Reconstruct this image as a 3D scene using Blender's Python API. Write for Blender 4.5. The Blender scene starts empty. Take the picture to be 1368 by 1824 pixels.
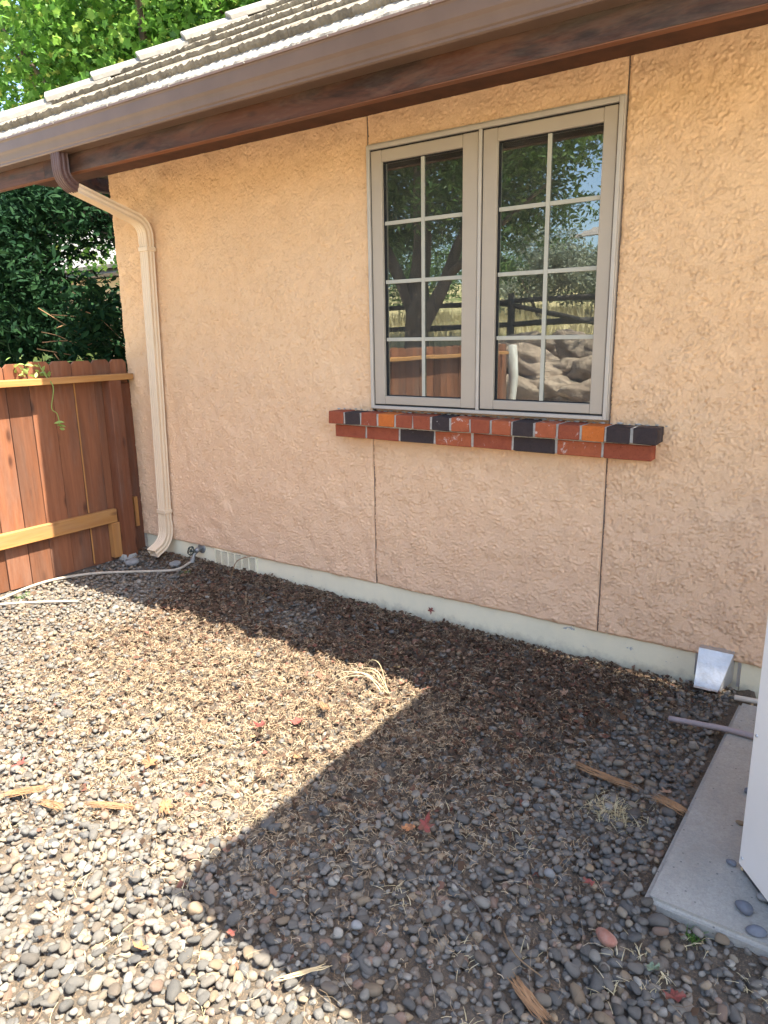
import bpy, bmesh, math, random
import numpy as np
from mathutils import Vector, Matrix, noise as mnoise
random.seed(7); RS = np.random.RandomState(11)
sc = bpy.context.scene
COL = sc.collection
H = 1.45            # eye height above the gravel: world z = H + height relative to the eye
# ------------------------------------------------------------------ camera
cam_d = bpy.data.cameras.new('camera'); cam = bpy.data.objects.new('camera', cam_d); COL.objects.link(cam)
cam_d.sensor_fit = 'VERTICAL'; cam_d.sensor_height = 36; cam_d.lens = 1283.97/1824*36
cam_d.clip_start = .02; cam_d.clip_end = 600
Rw = np.array([[0.82028475, 0.12240234, -0.55870439], [0.57171163, -0.20398555, 0.79469221], [-0.01669544, -0.9712917, -0.23730508]])
cam.matrix_world = Matrix(((Rw[0][0], -Rw[0][1], -Rw[0][2], 0), (Rw[1][0], -Rw[1][1], -Rw[1][2], 0), (Rw[2][0], -Rw[2][1], -Rw[2][2], H), (0, 0, 0, 1)))
sc.camera = cam
# ------------------------------------------------------------------ sky, sun, exposure
SUN = Vector((.5, .025, 1.0)).normalized()
elev = math.asin(SUN.z)
w = bpy.data.worlds.new("World"); sc.world = w; w.use_nodes = True
nt = w.node_tree; nt.nodes.clear()
sky = nt.nodes.new('ShaderNodeTexSky'); sky.sky_type = 'NISHITA'; sky.sun_disc = False
sky.sun_elevation = elev; sky.sun_rotation = math.atan2(SUN.x, SUN.y)
sky.altitude = 300; sky.dust_density = 2.5; sky.ozone_density = .9; sky.air_density = .9
bg = nt.nodes.new('ShaderNodeBackground'); bg.inputs['Strength'].default_value = .15
wo = nt.nodes.new('ShaderNodeOutputWorld'); nt.links.new(sky.outputs[0], bg.inputs[0]); nt.links.new(bg.outputs[0], wo.inputs[0])
sd = bpy.data.lights.new('sun', 'SUN'); sd.energy = 4.9; sd.angle = math.radians(.5); sd.color = (1, .925, .80)
so = bpy.data.objects.new('sun', sd); COL.objects.link(so); so.rotation_euler = SUN.to_track_quat('Z', 'Y').to_euler()
sc.view_settings.view_transform = 'Standard'; sc.view_settings.look = 'None'; sc.view_settings.gamma = 1; sc.view_settings.use_curve_mapping = False
sc.view_settings.exposure = 2.1
sc.render.engine = 'CYCLES'
sc.cycles.max_bounces = 10; sc.cycles.diffuse_bounces = 6; sc.cycles.transparent_max_bounces = 24

# ------------------------------------------------------------------ materials
class NT:
    def __init__(s, name):
        s.m = bpy.data.materials.new(name); s.m.use_nodes = True; s.t = s.m.node_tree; s.t.nodes.clear()
        s.out = s.t.nodes.new('ShaderNodeOutputMaterial')
    def n(s, t, **k):
        x = s.t.nodes.new(t)
        for a, b in k.items(): setattr(x, a, b)
        return x
    def l(s, a, b): s.t.links.new(a, b)
    def mix(s, f, a, b, mode='MIX'):
        x = s.n('ShaderNodeMix', data_type='RGBA', blend_type=mode)
        for i, v in ((0, f), (6, a), (7, b)):
            if isinstance(v, (int, float)): x.inputs[i].default_value = v
            elif isinstance(v, tuple): x.inputs[i].default_value = (*v, 1)
            else: s.l(v, x.inputs[i])
        return x.outputs[2]
    def math(s, op, a, b=0, c=None):
        x = s.n('ShaderNodeMath', operation=op)
        for i, v in enumerate((a, b, c)):
            if v is None: continue
            if isinstance(v, (int, float)): x.inputs[i].default_value = v
            else: s.l(v, x.inputs[i])
        return x.outputs[0]
    def ramp(s, f, stops, interp='LINEAR'):
        x = s.n('ShaderNodeValToRGB'); x.color_ramp.interpolation = interp
        e = x.color_ramp.elements
        while len(e) < len(stops): e.new(.5)
        for k, (p, c) in enumerate(stops):
            e[k].position = p; e[k].color = (*c, 1) if isinstance(c, tuple) else (c, c, c, 1)
        s.l(f, x.inputs[0]); return x.outputs[0]
    def coords(s, scale=(1, 1, 1), rnd=True):
        tc = s.n('ShaderNodeTexCoord'); mp = s.n('ShaderNodeMapping'); mp.inputs['Scale'].default_value = scale
        s.l(tc.outputs['Object'], mp.inputs[0])
        if rnd:
            oi = s.n('ShaderNodeObjectInfo'); v = s.n('ShaderNodeVectorMath', operation='SCALE'); v.inputs[0].default_value = (13.1, 7.7, 21.3)
            s.l(oi.outputs['Random'], v.inputs['Scale']); s.l(v.outputs[0], mp.inputs['Location'])
        return mp.outputs[0]
    def noise(s, v, scale, detail=4, rough=.6, dist=0):
        x = s.n('ShaderNodeTexNoise'); x.inputs['Scale'].default_value = scale; x.inputs['Detail'].default_value = detail
        x.inputs['Roughness'].default_value = rough; x.inputs['Distortion'].default_value = dist; s.l(v, x.inputs['Vector']); return x.outputs[0]
    def bsdf(s, color, rough=.8, metal=0, bump=None, bs=.3, bd=.002, spec=.3, trans=None):
        p = s.n('ShaderNodeBsdfPrincipled')
        if isinstance(color, tuple): p.inputs['Base Color'].default_value = (*color, 1)
        else: s.l(color, p.inputs['Base Color'])
        if isinstance(rough, (int, float)): p.inputs['Roughness'].default_value = rough
        else: s.l(rough, p.inputs['Roughness'])
        p.inputs['Metallic'].default_value = metal; p.inputs['Specular IOR Level'].default_value = spec
        if bump is not None:
            b = s.n('ShaderNodeBump'); b.inputs['Strength'].default_value = bs; b.inputs['Distance'].default_value = bd
            s.l(bump, b.inputs['Height']); s.l(b.outputs[0], p.inputs['Normal'])
        o = p.outputs[0]
        if trans:
            t = s.n('ShaderNodeBsdfTranslucent'); s.l(color, t.inputs[0]) if not isinstance(color, tuple) else None
            mx = s.n('ShaderNodeMixShader'); mx.inputs[0].default_value = trans; s.l(o, mx.inputs[1]); s.l(t.outputs[0], mx.inputs[2]); o = mx.outputs[0]
        s.l(o, s.out.inputs[0]); return s.m

def simple(name, c1, c2, scale=20, rough=.8, bs=.25, bd=.002, metal=0, stretch=(1, 1, 1), spec=.3, detail=5, rnd=True, lo=.35, hi=.65, var=0):
    m = NT(name); v = m.coords(stretch, rnd); n = m.noise(v, scale, detail)
    c = m.mix(m.ramp(n, [(lo, 0.), (hi, 1.)]), c1, c2)
    if var:
        oi = m.n('ShaderNodeObjectInfo'); hs = m.n('ShaderNodeHueSaturation')
        m.l(m.math('MULTIPLY_ADD', oi.outputs['Random'], var, 1-var/2), hs.inputs['Value']); m.l(c, hs.inputs['Color']); c = hs.outputs[0]
    f = m.noise(v, scale*5, 4, .7)
    return m.bsdf(c, rough, metal, f, bs, bd, spec)

# stucco: painted, peach; pinker and chalkier towards the ground, orange bounce light coloured in above
def m_stucco():
    m = NT('stucco_paint'); tc = m.n('ShaderNodeTexCoord'); v = tc.outputs['Object']
    a = m.noise(v, 2.2, 5, .6); b = m.noise(v, 60, 6, .7)
    c = m.mix(m.ramp(a, [(.3, 0.), (.7, 1.)]), (.83, .545, .305), (.87, .60, .36))
    sx = m.n('ShaderNodeSeparateXYZ'); m.l(v, sx.inputs[0])
    hz = m.ramp(m.math('ADD', m.math('MULTIPLY', sx.outputs[2], .45), m.math('MULTIPLY', a, .3)), [(.2, 1.), (.85, 0.)])
    c = m.mix(m.math('MULTIPLY', hz, .7), c, (.84, .58, .40))
    # pale scuffs and stains
    st = m.noise(v, 5, 6, .75, .6); c = m.mix(m.math('MULTIPLY', m.ramp(st, [(.60, 0.), (.76, 1.)]), .22), c, (.80, .60, .43))
    # fine trowel drag lines and pits between the smooth skips
    nA = m.noise(v, 48, 3, .55, 1.4); vA = m.ramp(m.math('ABSOLUTE', m.math('SUBTRACT', nA, .5)), [(0., 0.), (.035, 1.)])
    nB = m.noise(v, 105, 3, .6, 1.0); vB = m.ramp(m.math('ABSOLUTE', m.math('SUBTRACT', nB, .5)), [(0., .0), (.03, 1.)])
    k = m.ramp(m.noise(v, 8, 5, .7, .6), [(.36, .40), (.64, 1.)])
    hA = m.math('MULTIPLY', m.math('SUBTRACT', vA, 1.), k); hB = m.math('MULTIPLY', m.math('MULTIPLY', m.math('SUBTRACT', vB, 1.), .6), k)
    hh = m.math('ADD', m.math('ADD', hA, hB), m.math('MULTIPLY', b, .7))
    gr = m.noise(v, 210, 4, .8); c = m.mix(m.math('MULTIPLY', m.ramp(gr, [(.40, 1.), (.54, 0.)]), .12), c, (.50, .30, .16))
    return m.bsdf(c, .92, 0, hh, .62, .0032, .12)
M = {}
M['stucco'] = m_stucco()
M['foundation'] = simple('foundation_paint', (.56, .55, .42), (.48, .49, .40), 9, .8, .35, .003, lo=.4, hi=.75)
def m_found():
    m = NT('foundation_paint'); tc = m.n('ShaderNodeTexCoord'); v = tc.outputs['Object']
    a = m.noise(v, 7, 6, .7); c = m.mix(m.ramp(a, [(.35, 0.), (.7, 1.)]), (.80, .735, .53), (.73, .68, .50))
    pl = m.noise(v, 6, 8, .78, .5); c = m.mix(m.ramp(pl, [(.64, 0.), (.66, 1.)]), c, (.36, .38, .37))
    sx = m.n('ShaderNodeSeparateXYZ'); m.l(v, sx.inputs[0])
    d = m.math('ADD', m.math('MULTIPLY', sx.outputs[2], -9.), m.math('MULTIPLY', m.noise(v, 14, 5, .7), 1.3))
    c = m.mix(m.math('MULTIPLY', m.ramp(m.math('MULTIPLY', d, .5), [(.74, 0.), (.98, 1.)]), .45), c, (.30, .25, .18))
    return m.bsdf(c, .85, 0, m.noise(v, 50, 5, .7), .5, .003, .2)
M['foundation'] = m_found()
M['dark_joint'] = simple('joint_metal', (.20, .15, .11), (.13, .10, .08), 30, .7)
M['board'] = None
def wood(name, c1, c2, dark, axis, rough=.75, knots=True, var=.35, stain=False):
    m = NT(name); st = [38, 38, 38]; st[axis] = 2.2
    v = m.coords(tuple(st)); vk = m.coords((1, 1, 1))
    g = m.noise(v, 1.0, 7, .65, .4); c = m.mix(m.ramp(g, [(.3, 0.), (.72, 1.)]), c1, c2)
    st2 = [8, 8, 8]; st2[axis] = 1.0
    g2 = m.noise(m.coords(tuple(st2)), 1.0, 4, .6); c = m.mix(m.math('MULTIPLY', m.ramp(g2, [(.42, 0.), (.68, 1.)]), .6), c, dark)
    if knots:
        s3 = [9, 9, 9]; s3[axis] = 3.2
        vo = m.n('ShaderNodeTexVoronoi'); vo.inputs['Scale'].default_value = 1; m.l(m.coords(tuple(s3)), vo.inputs['Vector'])
        c = m.mix(m.ramp(vo.outputs[0], [(.06, 1.), (.17, 0.)]), c, dark)
    if stain:
        sn = m.noise(m.coords((1.1, 6, 6)), 1.3, 5, .7, .8); c = m.mix(m.math('MULTIPLY', m.ramp(sn, [(.47, 0.), (.60, 1.)]), .85), c, (.018, .009, .006))
    s5 = [6, 6, 6]; s5[axis] = 1.2; wt = m.noise(m.coords(tuple(s5)), 1., 6, .75); c = m.mix(m.math('MULTIPLY', m.ramp(wt, [(.45, 0.), (.7, 1.)]), .28), c, (.24, .19, .15))
    oi = m.n('ShaderNodeObjectInfo'); hs = m.n('ShaderNodeHueSaturation')
    m.l(m.math('MULTIPLY_ADD', oi.outputs['Random'], var, 1-var/2), hs.inputs['Value']); m.l(c, hs.inputs['Color'])
    return m.bsdf(hs.outputs[0], rough, 0, g, .5, .003, .25)
M['board'] = wood('stained_redwood_board', (.245, .098, .046), (.155, .060, .029), (.07, .027, .014), 2, var=.6)
M['rail'] = wood('honey_pine_rail', (.50, .26, .085), (.38, .18, .055), (.22, .095, .03), 1, var=.1)
M['block'] = wood('honey_pine_block', (.46, .225, .07), (.35, .155, .045), (.22, .09, .03), 2, var=.1)
M['post'] = wood('dark_redwood_post', (.20, .075, .034), (.13, .046, .022), (.06, .021, .012), 2, var=.15)
M['fascia'] = wood('dark_stained_fascia', (.115, .043, .020), (.070, .026, .013), (.018, .010, .008), 0, .55, var=.05, stain=True)
M['bounce_edge'] = wood('bounce_lit_fascia_wood', (.26, .095, .038), (.18, .062, .026), (.08, .03, .014), 0, var=.1, knots=False)  # fascia wood lightened to orange, painting in bounce light from below
M['soffit'] = simple('soffit_brown', (.09, .035, .018), (.06, .025, .014), 12, .8)
M['gutter'] = simple('brown_gutter_paint', (.150, .094, .064), (.125, .078, .054), 6, .42, .08, .001, spec=.45)
M['gutter_dark'] = simple('brown_downspout_paint', (.115, .065, .055), (.09, .05, .043), 12, .5, .1, .001, spec=.4)
M['cream_metal'] = simple('cream_downspout_paint', (.74, .59, .41), (.68, .54, .37), 8, .5, .15, .001, spec=.4, lo=.3, hi=.8)
M['concrete_tile'] = simple('concrete_roof_tile', (.27, .235, .175), (.15, .13, .10), 16, .95, .9, .006, var=.28, lo=.3, hi=.62)
M['rake_tile'] = simple('smooth_concrete_cap', (.30, .28, .24), (.22, .205, .175), 18, .95, .3, .003, var=.15)
M['starter'] = simple('pale_starter_strip', (.31, .29, .25), (.17, .155, .13), 22, .95, .6, .004, lo=.25, hi=.7)
M['sash'] = simple('taupe_window_paint', (.43, .37, .29), (.40, .345, .275), 5, .5, .1, .001, spec=.4)
M['casing'] = simple('grey_aluminium_casing', (.50, .455, .385), (.45, .41, .35), 10, .4, .05, .001, spec=.5)
M['rubber'] = simple('black_weatherstrip', (.02, .02, .022), (.015, .015, .015), 20, .7)
M['muntin'] = simple('pale_glazing_bar', (.47, .46, .38), (.42, .41, .34), 10, .5)
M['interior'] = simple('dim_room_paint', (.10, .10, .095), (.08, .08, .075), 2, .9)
M['mortar'] = simple('grey_mortar', (.50, .475, .43), (.38, .36, .32), 60, .95, .8, .004)
def brick_mat(name, c1, c2, effl=.15):
    m = NT(name); v = m.coords()
    c = m.mix(m.ramp(m.noise(v, 35, 6, .7), [(.3, 0.), (.7, 1.)]), c1, c2)
    vo = m.n('ShaderNodeTexVoronoi'); vo.inputs['Scale'].default_value = 130; m.l(v, vo.inputs['Vector'])
    pit = m.ramp(vo.outputs[0], [(.10, 1.), (.20, 0.)]); c = m.mix(m.math('MULTIPLY', pit, .6), c, tuple(x*.3 for x in c1))
    e = m.ramp(m.noise(v, 24, 7, .75, .5), [(.70-effl*.25, 0.), (.73-effl*.2, 1.)]); c = m.mix(m.math('MULTIPLY', e, .7), c, (.66, .60, .55))
    return m.bsdf(c, .9, 0, m.math('ADD', m.noise(v, 120, 4, .8), m.math('MULTIPLY', pit, -.8)), .9, .004, .2)
M['brick_red'] = brick_mat('red_brick', (.34, .092, .046), (.25, .064, .034), .25)
M['brick_bright'] = brick_mat('orange_red_brick', (.42, .120, .055), (.33, .09, .04), .5)
M['brick_orange'] = brick_mat('orange_brick', (.58, .165, .038), (.48, .13, .03), .2)
M['brick_dark'] = brick_mat('plum_black_brick', (.060, .044, .042), (.042, .033, .033), .15)
M['galv'] = simple('galvanised_sheet', (.66, .66, .66), (.46, .47, .48), 9, .40, .22, .012, metal=.8, spec=.5)
M['brass_grey'] = simple('weathered_brass', (.36, .37, .36), (.24, .25, .25), 60, .45, .3, .001, metal=.6)
M['valve_green'] = simple('dark_valve_handle', (.06, .08, .06), (.04, .05, .04), 60, .6)
M['hose'] = simple('tan_garden_hose', (.42, .37, .29), (.34, .30, .24), 40, .6, .2, .001)
M['pad'] = simple('broom_concrete', (.40, .405, .395), (.31, .315, .305), 30, .95, 1., .005, lo=.25, hi=.8, rnd=False, detail=9)
def m_pad():
    m = NT('weathered_concrete'); tc = m.n('ShaderNodeTexCoord'); v = tc.outputs['Object']
    c = m.mix(m.ramp(m.noise(v, 5, 6, .7), [(.3, 0.), (.7, 1.)]), (.44, .425, .375), (.34, .33, .29))
    c = m.mix(m.math('MULTIPLY', m.ramp(m.noise(v, 120, 5, .8), [(.4, 0.), (.62, 1.)]), .5), c, (.24, .24, .23))
    vo = m.n('ShaderNodeTexVoronoi'); vo.inputs['Scale'].default_value = 38; m.l(v, vo.inputs['Vector']); c = m.mix(m.math('MULTIPLY', m.ramp(vo.outputs[0], [(.07, 1.), (.13, 0.)]), .8), c, (.12, .12, .115))
    c = m.mix(m.math('MULTIPLY', m.ramp(m.noise(v, 3, 5, .7, .7), [(.52, 0.), (.68, 1.)]), .5), c, (.27, .25, .21))
    return m.bsdf(c, .95, 0, m.math('ADD', m.noise(v, 200, 5, .8), m.math('MULTIPLY', vo.outputs[0], .6)), .9, .004, .15)
M['pad'] = m_pad()
M['ac'] = simple('white_enamel', (.84, .835, .77), (.80, .80, .74), 5, .45, .12, .001, spec=.4)
M['ac_dark'] = simple('condenser_fin', (.10, .11, .11), (.07, .075, .08), 30, .6, metal=.4)
M['pipe_grey'] = simple('mauve_grey_conduit', (.34, .29, .29), (.29, .25, .25), 30, .6)
M['pipe_cream'] = simple('cream_plastic_pipe', (.72, .65, .52), (.66, .59, .47), 30, .5)
M['bark'] = simple('furrowed_bark', (.17, .125, .09), (.075, .055, .04), 9, .95, 1.0, .03, stretch=(1, 1, .25))
M['strip_bark'] = simple('shredded_bark', (.40, .235, .12), (.20, .115, .06), 30, .95, .9, .006, stretch=(.3, 1, 1))
M['drift'] = simple('bleached_post_wood', (.62, .60, .55), (.40, .38, .34), 12, .9, .8, .01, stretch=(1, 1, .2))
M['greylog'] = simple('weathered_log_rail', (.10, .085, .075), (.06, .052, .046), 14, .9, .8, .01)
M['boulder'] = simple('brown_boulder', (.50, .385, .29), (.26, .19, .145), 4, .95, 1.0, .05, var=.4, detail=8)
M['neigh_wall'] = simple('tan_neighbour_wall', (.42, .33, .20), (.38, .30, .18), 4, .9)
M['neigh_roof'] = simple('pale_neighbour_shingle', (.27, .26, .24), (.20, .19, .175), 9, .95, .5, .01, var=.2)
M['far_roof'] = simple('far_house_shingle', (.36, .31, .28), (.25, .215, .19), 7, .95, .7, .01, var=.25)
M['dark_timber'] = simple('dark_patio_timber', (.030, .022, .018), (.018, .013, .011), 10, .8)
M['lit_timber'] = simple('lit_patio_beam', (.22, .13, .08), (.16, .09, .055), 10, .8)  # patio timber again, its colour lightened as if lit

def island(m):
    g = m.n('ShaderNodeNewGeometry'); oi = m.n('ShaderNodeObjectInfo')
    return m.math('FRACT', m.math('ADD', g.outputs['Random Per Island'], oi.outputs['Random']))
def m_pebble():
    m = NT('river_pebble'); r = island(m)
    c = m.ramp(r, [(0, (.125, .125, .122)), (.10, (.18, .175, .165)), (.20, (.27, .245, .21)), (.30, (.115, .12, .125)), (.40, (.31, .26, .19)), (.48, (.17, .165, .155)), (.58, (.20, .155, .115)), (.66, (.24, .225, .20)), (.74, (.12, .105, .09)), (.80, (.38, .28, .17)), (.86, (.26, .215, .17)), (.91, (.30, .19, .135)), (.95, (.42, .40, .35)), (1., (.15, .16, .17))], 'CONSTANT'); c = m.mix(1., c, (.69, .675, .64), 'MULTIPLY')
    tc = m.n('ShaderNodeTexCoord'); v = tc.outputs['Object']
    n = m.noise(v, 90, 6, .7); c = m.mix(m.math('MULTIPLY', m.ramp(n, [(.35, 0.), (.7, 1.)]), .5), c, (.20, .19, .17))
    n2 = m.noise(v, 1.3, 4, .6); c = m.mix(m.math('MULTIPLY', m.ramp(n2, [(.35, 0.), (.65, 1.)]), .30), c, (.19, .17, .14))   # dust
    vo = m.n('ShaderNodeTexVoronoi'); vo.inputs['Scale'].default_value = 420; m.l(v, vo.inputs['Vector']); c = m.mix(m.math('MULTIPLY', m.ramp(vo.outputs[0], [(.12, 1.), (.3, 0.)]), .3), c, (.055, .052, .05)); c = m.mix(m.math('MULTIPLY', m.ramp(m.noise(v, 30, 7, .8), [(.55, 0.), (.66, 1.)]), .45), c, (.30, .275, .235))
    return m.bsdf(c, .85, 0, n, .9, .003, .18)
M['pebble'] = m_pebble()
def leafmat(name, stops, trans=.45, rough=.5, big=None):
    m = NT(name); r = island(m); c = m.ramp(r, stops)
    if big:
        tc = m.n('ShaderNodeTexCoord'); c = m.mix(m.ramp(m.noise(tc.outputs['Object'], big[0], 3), [(.4, 0.), (.62, 1.)]), c, big[1], 'MULTIPLY')
    return m.bsdf(c, rough, 0, spec=.4 if rough < .7 else .12, trans=trans)
M['leaf_maple'] = leafmat('sunny_maple_leaf', [(0, (.05, .13, .025)), (.3, (.10, .23, .035)), (.65, (.16, .34, .05)), (.93, (.27, .43, .08)), (1, (.38, .40, .09))], .5)
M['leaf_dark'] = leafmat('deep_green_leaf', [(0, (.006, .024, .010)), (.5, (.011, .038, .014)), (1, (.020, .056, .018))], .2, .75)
M['leaf_olive'] = leafmat('mid_green_leaf', [(0, (.05, .11, .03)), (.6, (.11, .20, .05)), (1, (.22, .33, .09))], .4)
M['leaf_silver'] = leafmat('silvery_leaf', [(0, (.16, .19, .13)), (.6, (.28, .31, .23)), (1, (.40, .42, .33))], .3)
M['weed'] = leafmat('fresh_weed', [(0, (.07, .16, .03)), (1, (.16, .30, .06))], .3)
M['vine'] = leafmat('pale_vine_leaf', [(0, (.22, .34, .08)), (1, (.34, .45, .13))], .3)
M['straw'] = leafmat('dry_straw', [(0, (.26, .18, .11)), (.3, (.42, .32, .20)), (.55, (.15, .095, .055)), (.8, (.52, .43, .29)), (1, (.30, .20, .12))], .15, .8)
M['litter'] = leafmat('crumbled_leaf', [(0, (.065, .043, .030)), (.3, (.12, .078, .052)), (.6, (.052, .034, .024)), (.8, (.19, .125, .08)), (.92, (.15, .065, .048)), (1, (.36, .26, .17))], .15, .85)
M['drygrass'] = leafmat('dry_grass', [(0, (.50, .42, .24)), (1, (.66, .58, .38))], .2, .8)
def m_soil():
    m = NT('brown_soil'); tc = m.n('ShaderNodeTexCoord'); v = tc.outputs['Object']
    a = m.noise(v, 9, 8, .75); c = m.mix(m.ramp(a, [(.3, 0.), (.7, 1.)]), (.075, .062, .049), (.165, .138, .108))
    b = m.noise(v, 160, 6, .8)
    c = m.mix(m.math('MULTIPLY', m.ramp(b, [(.5, 0.), (.62, 1.)]), .6), c, (.34, .24, .15))
    return m.bsdf(c, .95, 0, b, 1., .008, .1)
M['soil'] = m_soil()
def m_land():
    m = NT('gravel_and_grass_land'); tc = m.n('ShaderNodeTexCoord'); v = tc.outputs['Object']
    sx = m.n('ShaderNodeSeparateXYZ'); m.l(v, sx.inputs[0])
    vo = m.n('ShaderNodeTexVoronoi'); vo.inputs['Scale'].default_value = 26; m.l(v, vo.inputs['Vector'])
    g = m.mix(m.n('ShaderNodeTexVoronoi').outputs[0], (.2, .2, .2), (.2, .2, .2))
    pc = m.ramp(m.math('FRACT', m.math('MULTIPLY', vo.outputs[1], 3.7)), [(0, (.36, .31, .25)), (.5, (.48, .42, .34)), (1, (.42, .38, .31))])  # unseen gravel coloured pale to bounce light onto the wall
    n = m.noise(v, 1.2, 6, .7); gr = m.mix(m.ramp(n, [(.35, 0.), (.65, 1.)]), (.56, .46, .25), (.40, .34, .17))
    n2 = m.noise(v, .5, 4); gr = m.mix(m.ramp(n2, [(.52, 0.), (.66, 1.)]), gr, (.17, .20, .07))
    far = m.ramp(m.math('MULTIPLY', m.math('ADD', sx.outputs[1], 10), .1), [(.50, 1.), (.56, 0.)])
    c = m.mix(far, pc, gr)
    return m.bsdf(c, .95, 0, m.math('ADD', vo.outputs[0], n), .6, .02, .1)
M['land'] = m_land()
def solid_leaf(name, c1, c2):
    return simple(name, c1, tuple(.55*x+.45*y for x, y in zip(c2, (.15, .095, .06))), 1.8, .8, .3, .05, lo=.42, hi=.6)
M['leaf_red'] = solid_leaf('red_dry_leaf', (.26, .065, .055), (.16, .05, .04))
M['leaf_yellow'] = solid_leaf('yellow_dry_leaf', (.48, .37, .17), (.38, .28, .13))
M['leaf_orange'] = solid_leaf('orange_dry_leaf', (.40, .18, .075), (.28, .12, .06))
M['leaf_tan'] = solid_leaf('tan_dry_leaf', (.36, .23, .15), (.27, .165, .11))
M['leaf_green'] = solid_leaf('pale_green_leaf', (.22, .30, .20), (.17, .25, .15))
M['pebblered'] = simple('rust_red_stone', (.30, .135, .095), (.34, .22, .17), 30, .9, .6, .003)
M['pebbletan'] = simple('ochre_stone', (.24, .18, .115), (.18, .135, .09), 30, .9, .6, .003)
M['pebblewhite'] = simple('pale_grey_stone', (.24, .24, .23), (.18, .18, .175), 30, .9, .5, .002)
M['pebbleblue'] = simple('blue_grey_stone', (.15, .165, .19), (.12, .13, .15), 30, .8, .4, .002)
M['chip'] = simple('raw_wood_chip', (.62, .48, .26), (.52, .40, .22), 30, .85, .5, .002)
def m_glass():
    m = NT('window_glass')
    f = m.n('ShaderNodeFresnel'); f.inputs[0].default_value = 2.1
    gl = m.n('ShaderNodeBsdfGlossy'); gl.inputs['Roughness'].default_value = 0.0; gl.inputs['Color'].default_value = (.90, .98, .94, 1)
    tc = m.n('ShaderNodeTexCoord'); b = m.n('ShaderNodeBump'); b.inputs['Strength'].default_value = .12; b.inputs['Distance'].default_value = .004
    m.l(m.noise(tc.outputs['Object'], 3.0, 1, .4), b.inputs['Height']); m.l(b.outputs[0], gl.inputs['Normal'])
    tr = m.n('ShaderNodeBsdfTransparent'); tr.inputs[0].default_value = (.84, .89, .86, 1)
    mx = m.n('ShaderNodeMixShader'); m.l(m.math('MULTIPLY', f.outputs[0], 1.85), mx.inputs[0]); m.l(tr.outputs[0], mx.inputs[1]); m.l(gl.outputs[0], mx.inputs[2]); du = m.n('ShaderNodeBsdfDiffuse'); du.inputs[0].default_value = (.55, .56, .52, 1); m2 = m.n('ShaderNodeMixShader'); m.l(m.math('MULTIPLY', m.ramp(m.noise(tc.outputs['Object'], 6, 6, .7), [(.3, .3), (.75, 1.)]), .085), m2.inputs[0]); m.l(mx.outputs[0], m2.inputs[1]); m.l(du.outputs[0], m2.inputs[2]); m.l(m2.outputs[0], m.out.inputs[0])
    return m.m
M['glass'] = m_glass()

# ------------------------------------------------------------------ builders
def link(name, me, mat=None, parent=None):
    o = bpy.data.objects.new(name, me); COL.objects.link(o)
    if mat is not None and not me.materials: me.materials.append(M[mat] if isinstance(mat, str) else mat)
    if parent is not None:
        o.parent = parent
    return o
def at_parent(o, world):      # place a child at a world position under an unrotated parent
    o.location = Vector(world) - (o.parent.location if o.parent else Vector((0, 0, 0)))
    return o
def tag(o, label=None, cat=None, group=None, kind=None):
    if label: o['label'] = label
    if cat: o['category'] = cat
    if group: o['group'] = group
    if kind: o['kind'] = kind
    return o
def empty(name, loc, label, cat, group=None):
    o = bpy.data.objects.new(name, None); COL.objects.link(o); o.location = loc; o.empty_display_size = .1
    return tag(o, label, cat, group)
def mesh_np(name, V, F, smooth=False):
    me = bpy.data.meshes.new(name); V = np.asarray(V, dtype=np.float32); F = np.asarray(F, dtype=np.int32); k = F.shape[1]
    me.vertices.add(len(V)); me.vertices.foreach_set('co', V.ravel())
    me.loops.add(F.size); me.loops.foreach_set('vertex_index', F.ravel())
    me.polygons.add(len(F)); me.polygons.foreach_set('loop_start', np.arange(0, F.size, k, dtype=np.int32))
    me.polygons.foreach_set('loop_total', np.full(len(F), k, dtype=np.int32))
    if smooth: me.polygons.foreach_set('use_smooth', np.ones(len(F), dtype=bool))
    me.update(calc_edges=True); return me
def bm_obj(name, bm, mat, parent=None, smooth=False, origin=None):
    if origin is not None: bmesh.ops.translate(bm, verts=bm.verts, vec=-Vector(origin))
    bmesh.ops.recalc_face_normals(bm, faces=bm.faces)
    me = bpy.data.meshes.new(name); bm.to_mesh(me); bm.free()
    if smooth:
        for p in me.polygons: p.use_smooth = True
    o = link(name, me, mat, parent)
    o.location = (Vector(origin) if origin is not None else Vector((0, 0, 0))) - (world_of(parent) if parent else Vector((0, 0, 0)))
    return o
def world_of(o):
    p = Vector((0, 0, 0))
    while o is not None: p += o.location; o = o.parent
    return p
def add_box(bm, a, b, bev=0, seg=1):
    a, b = Vector(a), Vector(b); r = bmesh.ops.create_cube(bm, size=1); vs = r['verts']
    bmesh.ops.scale(bm, verts=vs, vec=(b-a)); bmesh.ops.translate(bm, verts=vs, vec=(a+b)/2)
    if bev:
        es = list({e for v in vs for e in v.link_edges}); bmesh.ops.bevel(bm, geom=es, offset=bev, segments=seg, affect='EDGES', profile=.6)
def box(name, a, b, mat, parent=None, bev=.002, origin=None, seg=1):
    bm = bmesh.new(); add_box(bm, a, b, bev, seg)
    return bm_obj(name, bm, mat, parent, origin=origin if origin is not None else tuple((Vector(a)+Vector(b))/2))
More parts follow.
